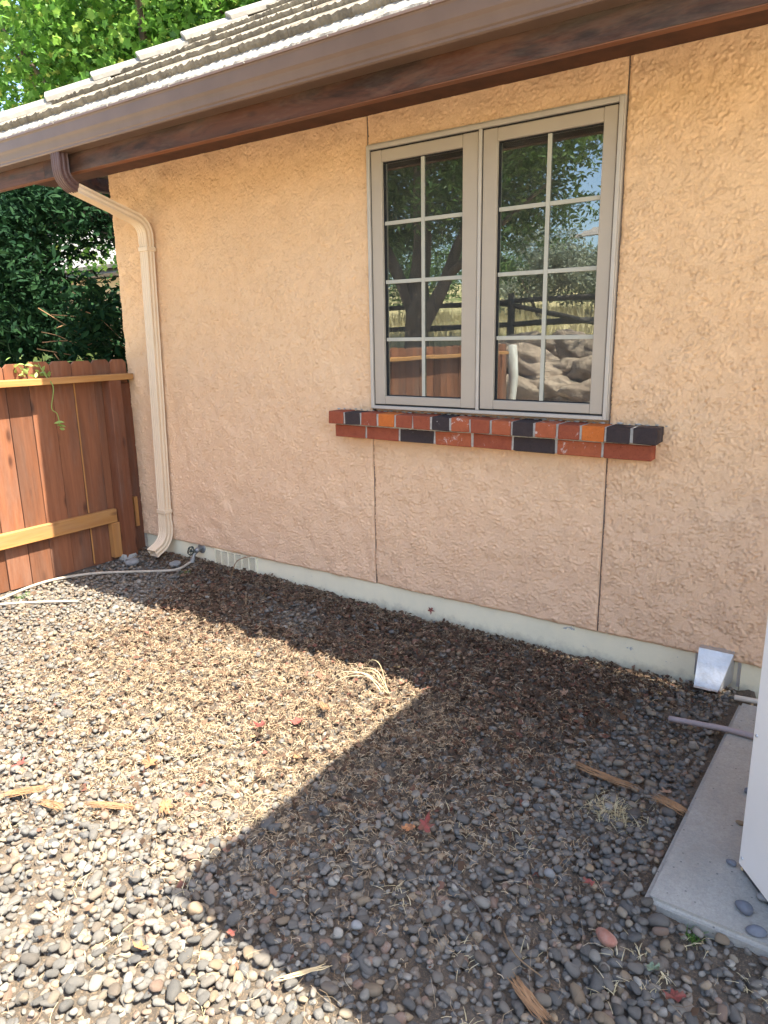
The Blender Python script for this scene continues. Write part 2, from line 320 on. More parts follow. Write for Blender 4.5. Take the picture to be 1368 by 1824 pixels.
def add_tube(bm, pts, radii, seg=10, cap=True):
    pts = [Vector(p) for p in pts]; rings = []; prev = None
    if not hasattr(radii, '__len__'): radii = [radii]*len(pts)
    for i, p in enumerate(pts):
        t = (pts[min(i+1, len(pts)-1)]-pts[max(i-1, 0)]).normalized()
        if prev is None: u = t.orthogonal().normalized()
        else: u = (prev - t*prev.dot(t)).normalized()
        prev = u; v = t.cross(u)
        rings.append([bm.verts.new(p+(u*math.cos(2*math.pi*k/seg)+v*math.sin(2*math.pi*k/seg))*radii[i]) for k in range(seg)])
    for a, b in zip(rings, rings[1:]):
        for k in range(seg): bm.faces.new((a[k], a[(k+1) % seg], b[(k+1) % seg], b[k]))
    if cap: bm.faces.new(rings[0][::-1]); bm.faces.new(rings[-1])
def spline(pts, n=8):
    P = [Vector(p) for p in pts]; out = []
    for i in range(len(P)-1):
        p0, p1, p2, p3 = P[max(i-1, 0)], P[i], P[i+1], P[min(i+2, len(P)-1)]
        for k in range(n):
            t = k/n; out.append(.5*((2*p1)+(p2-p0)*t+(2*p0-5*p1+4*p2-p3)*t*t+(3*p1-p0-3*p2+p3)*t**3))
    return out+[P[-1]]
def prism_x(bm, prof, x0, x1):        # closed (y,z) profile extruded along x
    a = [bm.verts.new((x0, y, z)) for y, z in prof]; b = [bm.verts.new((x1, y, z)) for y, z in prof]; n = len(prof)
    for k in range(n): bm.faces.new((a[k], a[(k+1) % n], b[(k+1) % n], b[k]))
    bm.faces.new(a[::-1]); bm.faces.new(b)
def rfield(nx, ny, lo, hi, seed, d=1.0):     # band-limited random field, wavelengths lo..hi in the same unit as d (grid step)
    r = np.random.RandomState(seed); f = np.fft.rfft2(r.randn(ny, nx))
    ky = np.fft.fftfreq(ny, d)[:, None]; kx = np.fft.rfftfreq(nx, d)[None]; k = np.sqrt(kx*kx+ky*ky)+1e-9
    wgt = np.exp(-(k*lo)**2*.5)*(1-np.exp(-(k*hi)**2*.5))/k**.6
    g = np.fft.irfft2(f*wgt, s=(ny, nx)); return g/g.std()
def sample(F, x0, y0, d, x, y):
    ny, nx = F.shape; u = np.clip((x-x0)/d, 0, nx-1.001); v = np.clip((y-y0)/d, 0, ny-1.001)
    i = u.astype(int); j = v.astype(int); a = u-i; b = v-j
    return F[j, i]*(1-a)*(1-b)+F[j, i+1]*a*(1-b)+F[j+1, i]*(1-a)*b+F[j+1, i+1]*a*b

# ================================================================== GROUND
GX0, GX1, GY0, GY1, GD = -4.6, 1.6, -1.6, 3.02, .015
gnx = int((GX1-GX0)/GD)+1; gny = int((GY1-GY0)/GD)+1
fl = rfield(gnx, gny, .08, .6, 3, GD); fh = rfield(gnx, gny, .015, .06, 4, GD); fm = rfield(gnx, gny, .06, .35, 5, GD)
gx, gy = np.meshgrid(GX0+GD*np.arange(gnx), GY0+GD*np.arange(gny))
def G(x, y, cx, cy, sx, sy): return np.exp(-((x-cx)/sx)**2-((y-cy)/sy)**2)
def mulch(x, y):
    m = 1.15*G(x, y, -2.5, 1.95, .85, .42)+1.1*G(x, y, -1.55, 1.95, .62, .50)+1.2*G(x, y, -1.1, 2.62, .75, .40)+1.0*G(x, y, -2.9, 2.62, .55, .35)+1.1*G(x, y, -1.8, 2.62, .4, .42)+1.1*G(x, y, -2.3, 2.95, 1.3, .13)+.45*G(x, y, -1.3, 1.35, .35, .3)
    m = m*np.clip((y-1.0)/.9, .12, 1)*np.clip((-x-.25)/.6, .15, 1)
    m = m-.75*G(x, y, -2.45, 2.62, .28, .17)-.9*G(x, y, -3.6, 2.1, .4, .5)-.9*G(x, y, -.55, 2.4, .22, .3)
    return np.clip((m+.10*np.clip(m*3, 0, 1))*(1+.30*sample(fm, GX0, GY0, GD, x, y)+.14*sample(fl, GX0, GY0, GD, x, y)), 0, 1)
Mg = mulch(gx, gy)
wallmound = np.clip((gy-2.75)/.25, 0, 1)**1.5*.040*np.clip((-gx-2.1)/.8, 0, 1)
edge = np.clip(np.minimum(np.minimum(gx-GX0, GX1-gx), gy-GY0)/.3, 0, 1)
gz = .004*fl + (Mg**1.2*(.020+.006*fh+.005*fm)*np.clip(1-(gy-2.72)/.25, .15, 1) + wallmound) + .0025*fh
padd = np.hypot(np.clip(-.36-gx, 0, 9), np.clip(1.63-gy, 0, 9)); gz = gz+.030*np.exp(-(padd/.10)**2)
padmask = ((gx > -.30) & (gy > 1.70)).astype(float)
gz = gz*edge*(1-padmask)-.004*(1-edge)
gz = np.where(padmask > 0, -.01, gz)
idx = (np.arange(gny-1)[:, None]*gnx+np.arange(gnx-1)[None]).ravel()
Fq = np.stack([idx, idx+1, idx+gnx+1, idx+gnx], 1)
me = mesh_np('gravel_bed', np.stack([gx.ravel(), gy.ravel(), gz.ravel()], 1), Fq, True)
bed = tag(link('ground', me, 'soil'), kind='structure')
def ground_z(x, y): return sample(gz, GX0, GY0, GD, np.asarray(x, float), np.asarray(y, float))
# far land: one sheet to the horizon, rising behind a rock edge opposite the house
ax = np.concatenate([np.linspace(-300, -20, 24), np.arange(-19.5, 12, .5), np.linspace(13, 300, 24)])
ay = np.concatenate([np.linspace(-300, -32, 22), np.arange(-30, 20, .5), np.linspace(21, 300, 22)])
AX, AY = np.meshgrid(ax, ay); rise = np.clip((-AY-4.2)/.9, 0, 1)
hill = rise*(1.12+.105*np.clip(-AY-5.1, 0, 40))
AZ = -.03+hill+rise*.08*np.sin(AX*1.3)*np.cos(AY*.9)
li = (np.arange(len(ay)-1)[:, None]*len(ax)+np.arange(len(ax)-1)[None]).ravel(); n = len(ax)
land = tag(link('land', mesh_np('land', np.stack([AX.ravel(), AY.ravel(), AZ.ravel()], 1), np.stack([li, li+1, li+n+1, li+n], 1), True), 'land'), kind='structure')
def land_z(x, y):
    r = min(max((-y-4.2)/.9, 0), 1); return -.03+r*(1.12+.105*min(max(-y-5.1, 0), 40))+r*.08*math.sin(x*1.3)*math.cos(y*.9)

# ---- pebbles
def ico(sub):
    bm = bmesh.new(); bmesh.ops.create_icosphere(bm, subdivisions=sub, radius=1)
    V = np.array([v.co[:] for v in bm.verts]); F = np.array([[v.index for v in f.verts] for f in bm.faces]); bm.free(); return V, F
def pebble_variants(sub, n, seed):
    V, F = ico(sub); r = np.random.RandomState(seed); out = []
    for k in range(n):
        a = r.randn(4, 3)*.9; ph = r.rand(4)*6; cuts = r.randn(5, 3); cuts /= np.linalg.norm(cuts, axis=1)[:, None]; hts = r.uniform(.62, .95, 5)
        d = 1+sum(.095*np.sin(V@a[i]*1.9+ph[i]) for i in range(4))
        W = V*d[:, None]; W = np.sign(W)*np.abs(W)**(.72+.22*r.rand()); 
        if k % 3:
            for c_, h_ in zip(cuts, hts): W = W-np.maximum(0, W@c_-h_)[:, None]*c_*.9
        out.append(W)
    return out, F
def rotz_tilt(n, tilt, rs):
    az = rs.rand(n)*2*np.pi; t = rs.randn(n, 2)*tilt
    c, s = np.cos(az), np.sin(az); R = np.zeros((n, 3, 3)); R[:, 0, 0] = c; R[:, 0, 1] = -s; R[:, 1, 0] = s; R[:, 1, 1] = c; R[:, 2, 2] = 1
    T = np.zeros((n, 3, 3)); cx, sx = np.cos(t[:, 0]), np.sin(t[:, 0]); cy, sy = np.cos(t[:, 1]), np.sin(t[:, 1])
    T[:, 0, 0] = cy; T[:, 0, 2] = sy; T[:, 1, 0] = sx*sy; T[:, 1, 1] = cx; T[:, 1, 2] = -sx*cy; T[:, 2, 0] = -cx*sy; T[:, 2, 1] = sx; T[:, 2, 2] = cx*cy
    return np.einsum('nij,njk->nik', T, R)
def bulk(variants, F, P, R, S):
    n = len(P); k = np.arange(n) % len(variants); VV = np.array(variants)[k]      # n,v,3
    W = np.einsum('nij,nvj->nvi', R, VV*S[:, None, :])+P[:, None, :]
    nv = VV.shape[1]; FF = F[None]+(np.arange(n)*nv)[:, None, None]
    return W.reshape(-1, 3), FF.reshape(-1, F.shape[1])
def visible_dist(x, y):
    d = np.stack([x, y, np.full_like(x, -H)], 1)@Rw; u = d[:, 0]/d[:, 2]*1284+684; v = d[:, 1]/d[:, 2]*1284+912
    vis = (d[:, 2] > 0) & (u > -20) & (u < 1388) & (v < 1850) & (v > 0); return vis, d[:, 2]
cell = .0232
px, py = np.meshgrid(np.arange(GX0+.45, GX1-.05, cell), np.arange(GY0+.1, GY1-.03, cell))
px = px.ravel(); py = py.ravel(); px = px+(np.arange(len(px)) % 2)*0+RS.uniform(-.45, .45, len(px))*cell; py = py+RS.uniform(-.45, .45, len(py))*cell
lay2 = RS.rand(len(px)) < .48
X2 = px[lay2]+RS.uniform(-.015, .015, lay2.sum()); Y2 = py[lay2]+RS.uniform(-.015, .015, lay2.sum())
PX = np.concatenate([px, X2]); PY = np.concatenate([py, Y2]); L2 = np.concatenate([np.zeros(len(px)), np.ones(len(X2))])
mk = mulch(PX, PY); sz = (.0058+.0112*RS.rand(len(PX))**1.5)*(1+.40*(RS.rand(len(PX)) > .93))
near = np.clip((1.7-PY)/.8, 0, 1); sz *= .90+.06*near
onpad = (PX > -.368) & (PY > 1.622)
keep = ~onpad & ~((L2 > 0) & (RS.rand(len(PX)) < mk*.9)) & ~((L2 == 0) & (RS.rand(len(PX)) < mk*.55)) & (PX > -4.13) & (PY < 2.99)
PX, PY, L2, sz, mk = PX[keep], PY[keep], L2[keep], sz[keep], mk[keep]
# packing: a pebble of the lower layer sits in the soil, one of the upper layer on top of its neighbours
PZ = ground_z(PX, PY)+sz*(.20-.38*mk)+L2*(.013+.004*RS.rand(len(PX)))
PZ = np.where((L2 > 0), np.minimum(PZ, ground_z(PX, PY)+.023), PZ)
S = np.stack([sz*RS.uniform(.95, 1.5, len(sz)), sz*RS.uniform(.75, 1.05, len(sz)), sz*RS.uniform(.48, .8, len(sz))], 1)
R = rotz_tilt(len(PX), .22, RS); P = np.stack([PX, PY, PZ], 1)
vis, dist = visible_dist(PX, PY)
big = np.where(vis, S[:, 0]*S[:, 1]/dist**2, 0)*(1+1.0*L2); order = np.argsort(-big); single = np.zeros(len(PX), bool); single[order[:300]] = True
v80, F80 = pebble_variants(2, 24, 1); v20, F20 = pebble_variants(1, 24, 2)
hi = vis & (dist < 2.6) & ~single; lo = ~hi & ~single
Va, Fa = bulk(v80, F80, P[hi], R[hi], S[hi]); Vb, Fb = bulk(v20, F20, P[lo], R[lo], S[lo])
gv = tag(link('river_gravel', mesh_np('river_gravel', np.concatenate([Va, Vb]), np.concatenate([Fa, Fb+len(Va)]), True), 'pebble'), 'rounded grey and tan river gravel covering the yard beside the house', 'gravel', kind='stuff')
pm = []
for k in range(8):
    me = mesh_np('pebble', v80[k], F80, True); me.materials.append(M['pebble']); pm.append(me)
for q, i in enumerate(np.nonzero(single)[0]):
    o = link('pebble', pm[q % 8], None, bed)
    mt = Matrix([list(R[i][r]*S[i]) for r in range(3)]).to_4x4(); mt.translation = Vector(P[i]); o.matrix_local = mt

# ---- litter: straws, crumbled leaves, dry grass
clump = lambda x, y: np.clip(.5+.6*sample(fl, GX0, GY0, GD, x, y), 0, 1)
def ribbons(n, xs, ys, L, W, curl, rs, lift=.012):
    az = rs.rand(n)*2*np.pi; Ls = L*(.4+rs.rand(n)*1.0); bend = rs.randn(n)*curl; pitch = rs.randn(n)*.22
    V = []; t = np.linspace(-.5, .5, 4)
    z0 = ground_z(xs, ys)+lift+rs.rand(n)*.014
    for k in range(4):
        a = az+bend*t[k]; cx = xs+np.cos(a)*t[k]*Ls; cy = ys+np.sin(a)*t[k]*Ls; cz = np.maximum(z0+pitch*t[k]*Ls-((t[k]*2)**2)*.003+rs.randn(n)*.0012, ground_z(cx, cy)+.003)
        wx = -np.sin(a)*W*.5; wy = np.cos(a)*W*.5
        V.append(np.stack([cx-wx, cy-wy, cz-W*.25], 1)); V.append(np.stack([cx+wx, cy+wy, cz+W*.25], 1))
    V = np.stack(V, 1); F = np.array([[0, 1, 3, 2], [2, 3, 5, 4], [4, 5, 7, 6]])
    return V.reshape(-1, 3), (F[None]+(np.arange(n)*8)[:, None, None]).reshape(-1, 4)
def scatter(n, dens, rs):
    out = []
    while sum(len(o) for o in out) < n:
        x = rs.uniform(-4.12, .6, 40000); y = rs.uniform(-.2, 2.985, 40000); d = dens(x, y); k = rs.rand(40000) < d
        k &= ~((x > -.40) & (y > 1.59)); out.append(np.stack([x[k], y[k]], 1))
    return np.concatenate(out)[:n]
def sun_patch(x, y): return np.clip(1.1*G(x, y, -2.4, 1.85, .95, .48)+1.1*G(x, y, -1.6, 1.9, .62, .50)+.5*G(x, y, -1.9, 1.35, .7, .3), 0, 1)  # pale straw gathered where sun falls, brightening that patch by colour
def shade_side(x, y): return np.clip(mulch(x, y)-.75*sun_patch(x, y)*(y < 2.32)*1.0, 0, 1)  # dark flakes thinned up to the eave shadow edge, deepening shade by colour
wallside = lambda x, y: np.clip((y-2.8)/.15, 0, 1)*.5*np.clip((-x-.2)/.4, 0, 1)
p = scatter(40000, lambda x, y: np.clip(mulch(x, y)*.10+sun_patch(x, y)**1.4*.8*(.4+clump(x, y))+.006*clump(x, y)+.10*clump(x, y)*(mulch(x, y) > .02)+wallside(x, y), 0, 1), RS)
V, F = ribbons(len(p), p[:, 0], p[:, 1], .022, .0015, .8, RS)
p2 = scatter(2600, lambda x, y: .02+.9*np.clip(sample(fl, GX0, GY0, GD, x, y)-.2, 0, 1), RS)
V2, F2 = ribbons(len(p2), p2[:, 0], p2[:, 1], .055, .0008, .8, RS, .020)
tag(link('dry_straw_litter', mesh_np('straw', np.concatenate([V, V2]), np.concatenate([F, F2+len(V)])), 'straw'), 'fine tan straw and needles scattered over the gravel', 'straw litter', kind='stuff')
# crumbled leaf flakes
p = scatter(26000, lambda x, y: np.clip(shade_side(x, y)*.9+sun_patch(x, y)*.18+.004+wallside(x, y), 0, 1), RS)
n = len(p); flake = np.array([[-1, -.5, .12], [0, -.75, -.1], [1, -.35, .15], [.8, .5, -.05], [0, .7, .2], [-.9, .45, -.1]])
fvar = [flake+np.random.RandomState(k).randn(6, 3)*.22 for k in range(10)]; FF = np.array([[0, 1, 4, 5], [1, 2, 3, 4]])
s = .0026+.0095*RS.rand(n)**3; Sf = np.stack([s*1.2, s, s*1.1], 1); Rf = rotz_tilt(n, .45, RS)
Pf = np.stack([p[:, 0], p[:, 1], ground_z(p[:, 0], p[:, 1])+.010+.014*RS.rand(n)], 1)
V, F = bulk(fvar, FF, Pf, Rf, Sf)
tag(link('leaf_litter', mesh_np('leaf_litter', V, F), 'litter'), 'brown crumbled leaves and bark mulch lying over the gravel along the wall', 'leaf litter', kind='stuff')
# dry grass tufts standing in the gravel
def blades(name, spots, nb, hgt, mat, label, cat, kind='stuff', spread=.02, wid=.0016, lean=.9):
    Vs = []; Fs = []; c = 0
    for (x, y) in spots:
        for k in range(nb):
            a = random.uniform(0, 6.28); r = random.uniform(0, spread); bx, by = x+math.cos(a)*r, y+math.sin(a)*r; bz = float(ground_z(bx, by))
            h = hgt*random.uniform(.45, 1.1); a2 = random.uniform(0, 6.28); ln = random.uniform(.2, lean)*h; wd = wid
            for t in (0, .4, .75, 1):
                X = bx+math.cos(a2)*ln*t*t; Y = by+math.sin(a2)*ln*t*t; Z = bz+h*t*(1-.35*t*lean); ww = wd*(1-.75*t)
                Vs.append((X-math.sin(a2)*ww, Y+math.cos(a2)*ww, Z)); Vs.append((X+math.sin(a2)*ww, Y-math.cos(a2)*ww, Z))
            for q in range(3): Fs.append((c+2*q, c+2*q+1, c+2*q+3, c+2*q+2))
            c += 8
    o = link(name, mesh_np(name, Vs, Fs), mat); return tag(o, label, cat, kind=kind)

# ================================================================== HOUSE
house = empty('house', (-2, 3.2, 0), 'single storey peach stucco house with brown gutter, concrete roof tiles and brick window sill', 'house')
wall = bpy.data.objects.new('wall', None); COL.objects.link(wall); wall.parent = house; wall.location = Vector((0, 0, 0))
# relief field of the trowelled stucco
SD = .0045; SX0, SX1, SZ0, SZ1 = -4.165, .46, H-1.303, H+1.17
snx = int((SX1-SX0)/SD)+2; snz = int((SZ1-SZ0)/SD)+2
n1 = rfield(snx, snz, .010, .038, 21, SD); n2 = rfield(snx, snz, .012, .045, 22, SD); nm = rfield(snx, snz, .035, .16, 23, SD); ns = rfield(snx, snz, .004, .012, 24, SD); nb = rfield(snx, snz, .12, .8, 25, SD)
mask = np.clip(.62+.55*nm+.15*nb, .12, 1)
crev = np.exp(-(n1/.17)**2)*np.clip(n2+.35, 0, 1)
step = 1/(1+np.exp(-(n2)*5))
RELIEF = -.016*crev*mask+.0062*(step-.5)*mask+.0009*ns*(.25+mask)+.0022*nb
def stucco(x0, x1, z0, z1):
    nx = max(2, int(round((x1-x0)/SD))+1); nz = max(2, int(round((z1-z0)/SD))+1)
    X, Z = np.meshgrid(np.linspace(x0, x1, nx), np.linspace(z0, z1, nz))
    Rr = sample(RELIEF, SX0, SZ0, SD, X, Z); Y = 3.0-Rr
    ed = np.minimum(np.minimum(X-x0, x1-X), np.minimum(Z-z0, z1-Z)); Y = Y+.005*np.exp(-(ed/.006)**2)
    # ring of returns to the sheathing
    V = np.stack([X.ravel(), Y.ravel(), Z.ravel()], 1); i = (np.arange(nz-1)[:, None]*nx+np.arange(nx-1)[None]).ravel()
    F = np.stack([i, i+1, i+nx+1, i+nx], 1)
    b = np.concatenate([np.arange(nx), nx-1+nx*np.arange(1, nz), (nz-1)*nx+np.arange(nx-2, -1, -1), nx*np.arange(nz-2, 0, -1)])
    Vb = V[b].copy(); Vb[:, 1] = 3.03; m = len(b); o = len(V); k = np.arange(m)
    F = np.concatenate([F, np.stack([b[k], o+k, o+(k+1) % m, b[(k+1) % m]], 1)])
    me = mesh_np('stucco_panel', np.concatenate([V, Vb]), F, True)
    ob = link('stucco_panel', me, 'stucco', wall); ob.location = -house.location; return ob
JL, JR = -2.171, -.9555
stucco(-4.16, JL-.0035, H-1.303, H+1.16)
stucco(JL+.0035, JR-.0035, H+.862, H+1.16)
stucco(JL+.0035, JR-.0035, H-1.303, H-.372)
stucco(JR+.0035, .45, H-1.303, H+1.16)
for x in (JL, JR): box('control_joint', (x-.003, 3.008, H-1.30), (x+.003, 3.031, H+1.16), 'dark_joint', wall, 0)
# sheathing round the window opening, side wall, hidden back
bm = bmesh.new()
add_box(bm, (-4.15, 3.031, H-1.30), (-2.16, 3.14, H+1.2)); add_box(bm, (-.965, 3.031, H-1.30), (.45, 3.14, H+1.2)); add_box(bm, (-2.16, 3.031, H-1.30), (-.965, 3.14, H-.36)); add_box(bm, (-2.16, 3.031, H+.865), (-.965, 3.14, H+1.2))
bm_obj('sheathing', bm, 'stucco', wall, origin=(-2.5, 3.08, H))
bm = bmesh.new(); add_box(bm, (-4.158, 3.012, H-1.303), (-4.04, 9, H+1.2)); bm_obj('side_wall', bm, 'stucco', wall, origin=(-4.1, 6, H))
bm = bmesh.new(); add_box(bm, (.455, 3.002, H-1.303), (4.2, 3.14, H+1.2)); bm_obj('wing_wall', bm, 'stucco', wall, origin=(.5, 4, H))
# room behind the window
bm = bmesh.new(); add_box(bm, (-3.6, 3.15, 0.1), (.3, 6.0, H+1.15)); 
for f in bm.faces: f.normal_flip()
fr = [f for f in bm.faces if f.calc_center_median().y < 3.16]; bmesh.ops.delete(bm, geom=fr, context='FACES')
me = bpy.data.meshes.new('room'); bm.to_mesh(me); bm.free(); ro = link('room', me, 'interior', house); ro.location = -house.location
# foundation
bm = bmesh.new(); add_box(bm, (-4.14, 3.014, -.4), (-.40+0.03, 3.2, H-1.3035), .002); add_box(bm, (-.368, 3.0145, -.4), (.45, 3.2, H-1.3035), .002)
add_box(bm, (-4.139, 3.21, -.4), (-4.0, 9, H-1.304))
bm_obj('foundation', bm, 'foundation', house, origin=(-2, 3.02, H-1.303))
# ---- window
win = bpy.data.objects.new('window', None); COL.objects.link(win); win.parent = house; win.location = Vector((-1.565, 3, H+.25))-house.location
def sub(name, a, b, mat, bev=.0015, par=None): return box(name, a, b, mat, par if par is not None else win, bev)
wx0, wx1, wz0, wz1 = -2.163, -.962, H-.356, H+.862
bm = bmesh.new()
for (a, b) in (((wx0, 2.978, wz0), (wx0+.016, 3.07, wz1)), ((wx1-.016, 2.978, wz0), (wx1, 3.07, wz1)), ((wx0+.0165, 2.978, wz1-.018), (wx1-.0165, 3.07, wz1)), ((wx0+.0165, 2.975, wz0), (wx1-.0165, 3.07, wz0+.016)), ((-1.572, 2.980, wz0+.0165), (-1.558, 3.07, wz1-.0185))): add_box(bm, a, b, .002)
bm_obj('frame', bm, 'casing', win, origin=(-1.565, 3, H+.25))
bm = bmesh.new()   # outer moulding bead, proud of the stucco
for (a, b) in (((wx0-.004, 2.986, wz0-.002), (wx0-.0005, 3.02, wz1+.004)), ((wx1+.0005, 2.986, wz0-.002), (wx1+.004, 3.02, wz1+.004)), ((wx0, 2.988, wz1+.0005), (wx1, 3.02, wz1+.007))): add_box(bm, a, b, .001)
bm_obj('outer_bead', bm, 'casing', win, origin=(-1.565, 3, H+.25))
bm = bmesh.new()
for s0, s1 in ((wx0+.016, -1.572), (-1.558, wx1-.016)):
    add_box(bm, (s0, 2.992, wz0+.016), (s0+.008, 3.06, wz1-.018)); add_box(bm, (s1-.008, 2.992, wz0+.016), (s1, 3.06, wz1-.018))
    add_box(bm, (s0+.008, 2.993, wz1-.026), (s1-.008, 3.06, wz1-.0185)); add_box(bm, (s0+.008, 2.993, wz0+.0165), (s1-.008, 3.06, wz0+.023))
bm_obj('weatherstrip', bm, 'rubber', win, origin=(-1.565, 3, H+.25))
for (s0, s1, g0, g1) in ((wx0+.021, -1.577, -2.083, -1.652), (-1.553, wx1-.021, -1.487, -1.037)):
    z0, z1 = wz0+.023, wz1-.025; gz0, gz1 = H-.292, H+.786
    yf = 2.987
    sub('sash_stile', (s0, yf, z0), (g0, 3.045, z1), 'sash', .0025); sub('sash_stile', (g1, yf, z0), (s1, 3.045, z1), 'sash', .0025)
    sub('sash_rail', (g0+.0008, yf+.0005, z0+.001), (g1-.0008, 3.045, gz0), 'sash', .0025); sub('sash_rail', (g0+.0008, yf+.0005, gz1), (g1-.0008, 3.045, z1-.001), 'sash', .0025)
    bm = bmesh.new()   # dark glazing gasket ring
    for (a, b) in (((g0, 3.004, gz0), (g0+.005, 3.02, gz1)), ((g1-.005, 3.004, gz0), (g1, 3.02, gz1)), ((g0+.005, 3.004, gz1-.004), (g1-.005, 3.02, gz1)), ((g0+.005, 3.004, gz0), (g1-.005, 3.02, gz0+.004))): add_box(bm, a, b)
    bm_obj('glazing_bead', bm, 'rubber', win, origin=((g0+g1)/2, 3.01, H+.2))
    pm_ = mesh_np('pane', [(g0+.001-(g0+g1)/2, 0, gz0+.001-H), (g1-.001-(g0+g1)/2, 0, gz0+.001-H), (g1-.001-(g0+g1)/2, 0, gz1-.001-H), (g0+.001-(g0+g1)/2, 0, gz1-.001-H)], [[0, 1, 2, 3]])
    pn = link('pane', pm_, 'glass', win); pn.location = Vector(((g0+g1)/2, 3.0125, H))-world_of(win)
    gm = (g0+g1)/2
    sub('muntin', (gm-.0085, 3.005, gz0+.001), (gm+.0085, 3.0115, gz1-.001), 'muntin', .001)
    for zz in (.518, .252, -.018):
        sub('muntin', (g0+.001, 3.0056, H+zz-.0085), (gm-.009, 3.0110, H+zz+.0085), 'muntin', .001); sub('muntin', (gm+.009, 3.0056, H+zz-.0085), (g1-.001, 3.0110, H+zz+.0085), 'muntin', .001)
# ---- brick sill
sill = bpy.data.objects.new('brick_sill', None); COL.objects.link(sill); sill.parent = house; sill.location = Vector((-1.56, 2.95, H-.44))-house.location
def brick(a, b, mat):
    bm = bmesh.new(); add_box(bm, a, b, random.uniform(.0025, .004), 1)
    for v in bm.verts: v.co += Vector((random.uniform(-1, 1), random.uniform(-1, 1), random.uniform(-1, 1)))*.0016
    bm_obj('brick', bm, mat, sill, origin=tuple((Vector(a)+Vector(b))/2))
up = 'red dark red orange red red dark bright red bright dark bright red orange dark dark'.split(); lw = 'red red dark bright red dark bright red'.split()
N = {'red': 'brick_red', 'dark': 'brick_dark', 'orange': 'brick_orange', 'bright': 'brick_bright'}
ux0, ux1 = -2.376, -.734; pw = (ux1-ux0+.011)/16
for k, c in enumerate(up):
    x = ux0+k*pw; j = random.uniform(-.0015, .0015); brick((x+j, 2.898+random.uniform(-.002, .002), H-.434), (x+pw-.011+j, 3.03, H-.3715+random.uniform(-.001, .001)), N[c])
lx0, lx1 = -2.358, -.757; lw_ = (lx1-lx0+.011)/8
for k, c in enumerate(lw):
    x = lx0+k*lw_; brick((x, 2.928+random.uniform(-.0015, .0015), H-.505), (x+lw_-.011, 3.03, H-.4425+random.uniform(-.001, .001)), N[c])
bm = bmesh.new(); add_box(bm, (ux0+.004, 2.905, H-.433), (ux1-.004, 3.03, H-.3745), .002); add_box(bm, (lx0+.004, 2.933, H-.503), (lx1-.004, 3.03, H-.4335), .002)
bmesh.ops.subdivide_edges(bm, edges=[e for e in bm.edges if e.calc_length() > .5], cuts=140)
for v in bm.verts: v.co.y += random.uniform(-.0025, .0015); v.co.z += random.uniform(-.0008, .0008)
bm_obj('mortar', bm, 'mortar', sill, origin=(-1.56, 2.95, H-.44))
bm = bmesh.new()     # ragged mortar bed where the sill meets the stucco
for k in range(46):
    x = ux0-.01+(ux1-ux0+.02)*k/45; r = bmesh.ops.create_icosphere(bm, subdivisions=1, radius=random.uniform(.004, .010))['verts']
    bmesh.ops.scale(bm, verts=r, vec=(1.6, .5, .55)); bmesh.ops.translate(bm, verts=r, vec=(x, 2.999, H-.369+random.uniform(-.002, .003)))
tag(bm_obj('mortar_smear', bm, 'mortar', sill, origin=(-1.56, 2.99, H-.37), smooth=True), kind='stuff')
# ---- fascia (two boards butted), gutter, soffit
XL, XR = -4.78, -.185
f0, f1 = H+.881, H+1.09
box('fascia_board', (-4.02, 2.49, f0), (XR, 2.528, f1), 'fascia', house, .002); box('fascia_board', (XL, 2.491, f0+.001), (-4.022, 2.529, f1), 'fascia', house, .002)
box('fascia_bounce_strip', (XL, 2.4915, f0-.003), (XR, 2.5275, f0-.0003), 'bounce_edge', house, 0)  # added strip whose orange stands for bounce light on the underside
bm = bmesh.new(); add_box(bm, (XL+.03, 2.53, f0+.115), (XR, 3.0, f0+.125)); bm_obj('soffit', bm, 'soffit', house, origin=(-2, 2.75, f0+.12))
gp = [(2.390, 1.100), (2.3885, 1.090), (2.393, 1.0875), (2.3955, 1.080), (2.397, 1.035), (2.404, 1.022), (2.4065, 1.010), (2.409, .990), (2.414, .984), (2.414, .976), (2.420, .971), (2.4885, .971), (2.4885, 1.105), (2.4855, 1.105), (2.4855, .975), (2.423, .975), (2.4, 1.035), (2.4, 1.0995)]
gut = bpy.data.objects.new('gutter', None); COL.objects.link(gut); gut.parent = house; gut.location = Vector((-2, 2.44, H+1.03))-house.location
bm = bmesh.new(); prism_x(bm, [(y, H+z) for y, z in gp], XL, XR); bm_obj('gutter_trough', bm, 'gutter', gut, origin=(-2, 2.44, H+1.03))
for x, in ((-4.18,), (-3.72,), (-3.26,), (-2.81,), (-2.34,), (-1.9,), (-1.45,)):
    bm = bmesh.new(); add_tube(bm, [(x, 2.3885, H+1.093), (x, 2.383, H+1.093)], [.0035, .0022], 8); bm_obj('screw', bm, 'starter', gut, origin=(x, 2.386, H+1.093))
# ---- roof: pitch .57
PT = .62; LEN = math.sqrt(1+PT*PT); RY0, RZ0 = 2.47, H+1.172
roof = bpy.data.objects.new('roof', None); COL.objects.link(roof); roof.parent = house; roof.location = Vector((-2, 2.47, RZ0))-house.location
def slope_pt(x, y, up=0): return Vector((x, y, RZ0+PT*(y-RY0)+up))
NRM = Vector((0, -PT, 1)).normalized(); TAN = Vector((0, 1, PT)).normalized()
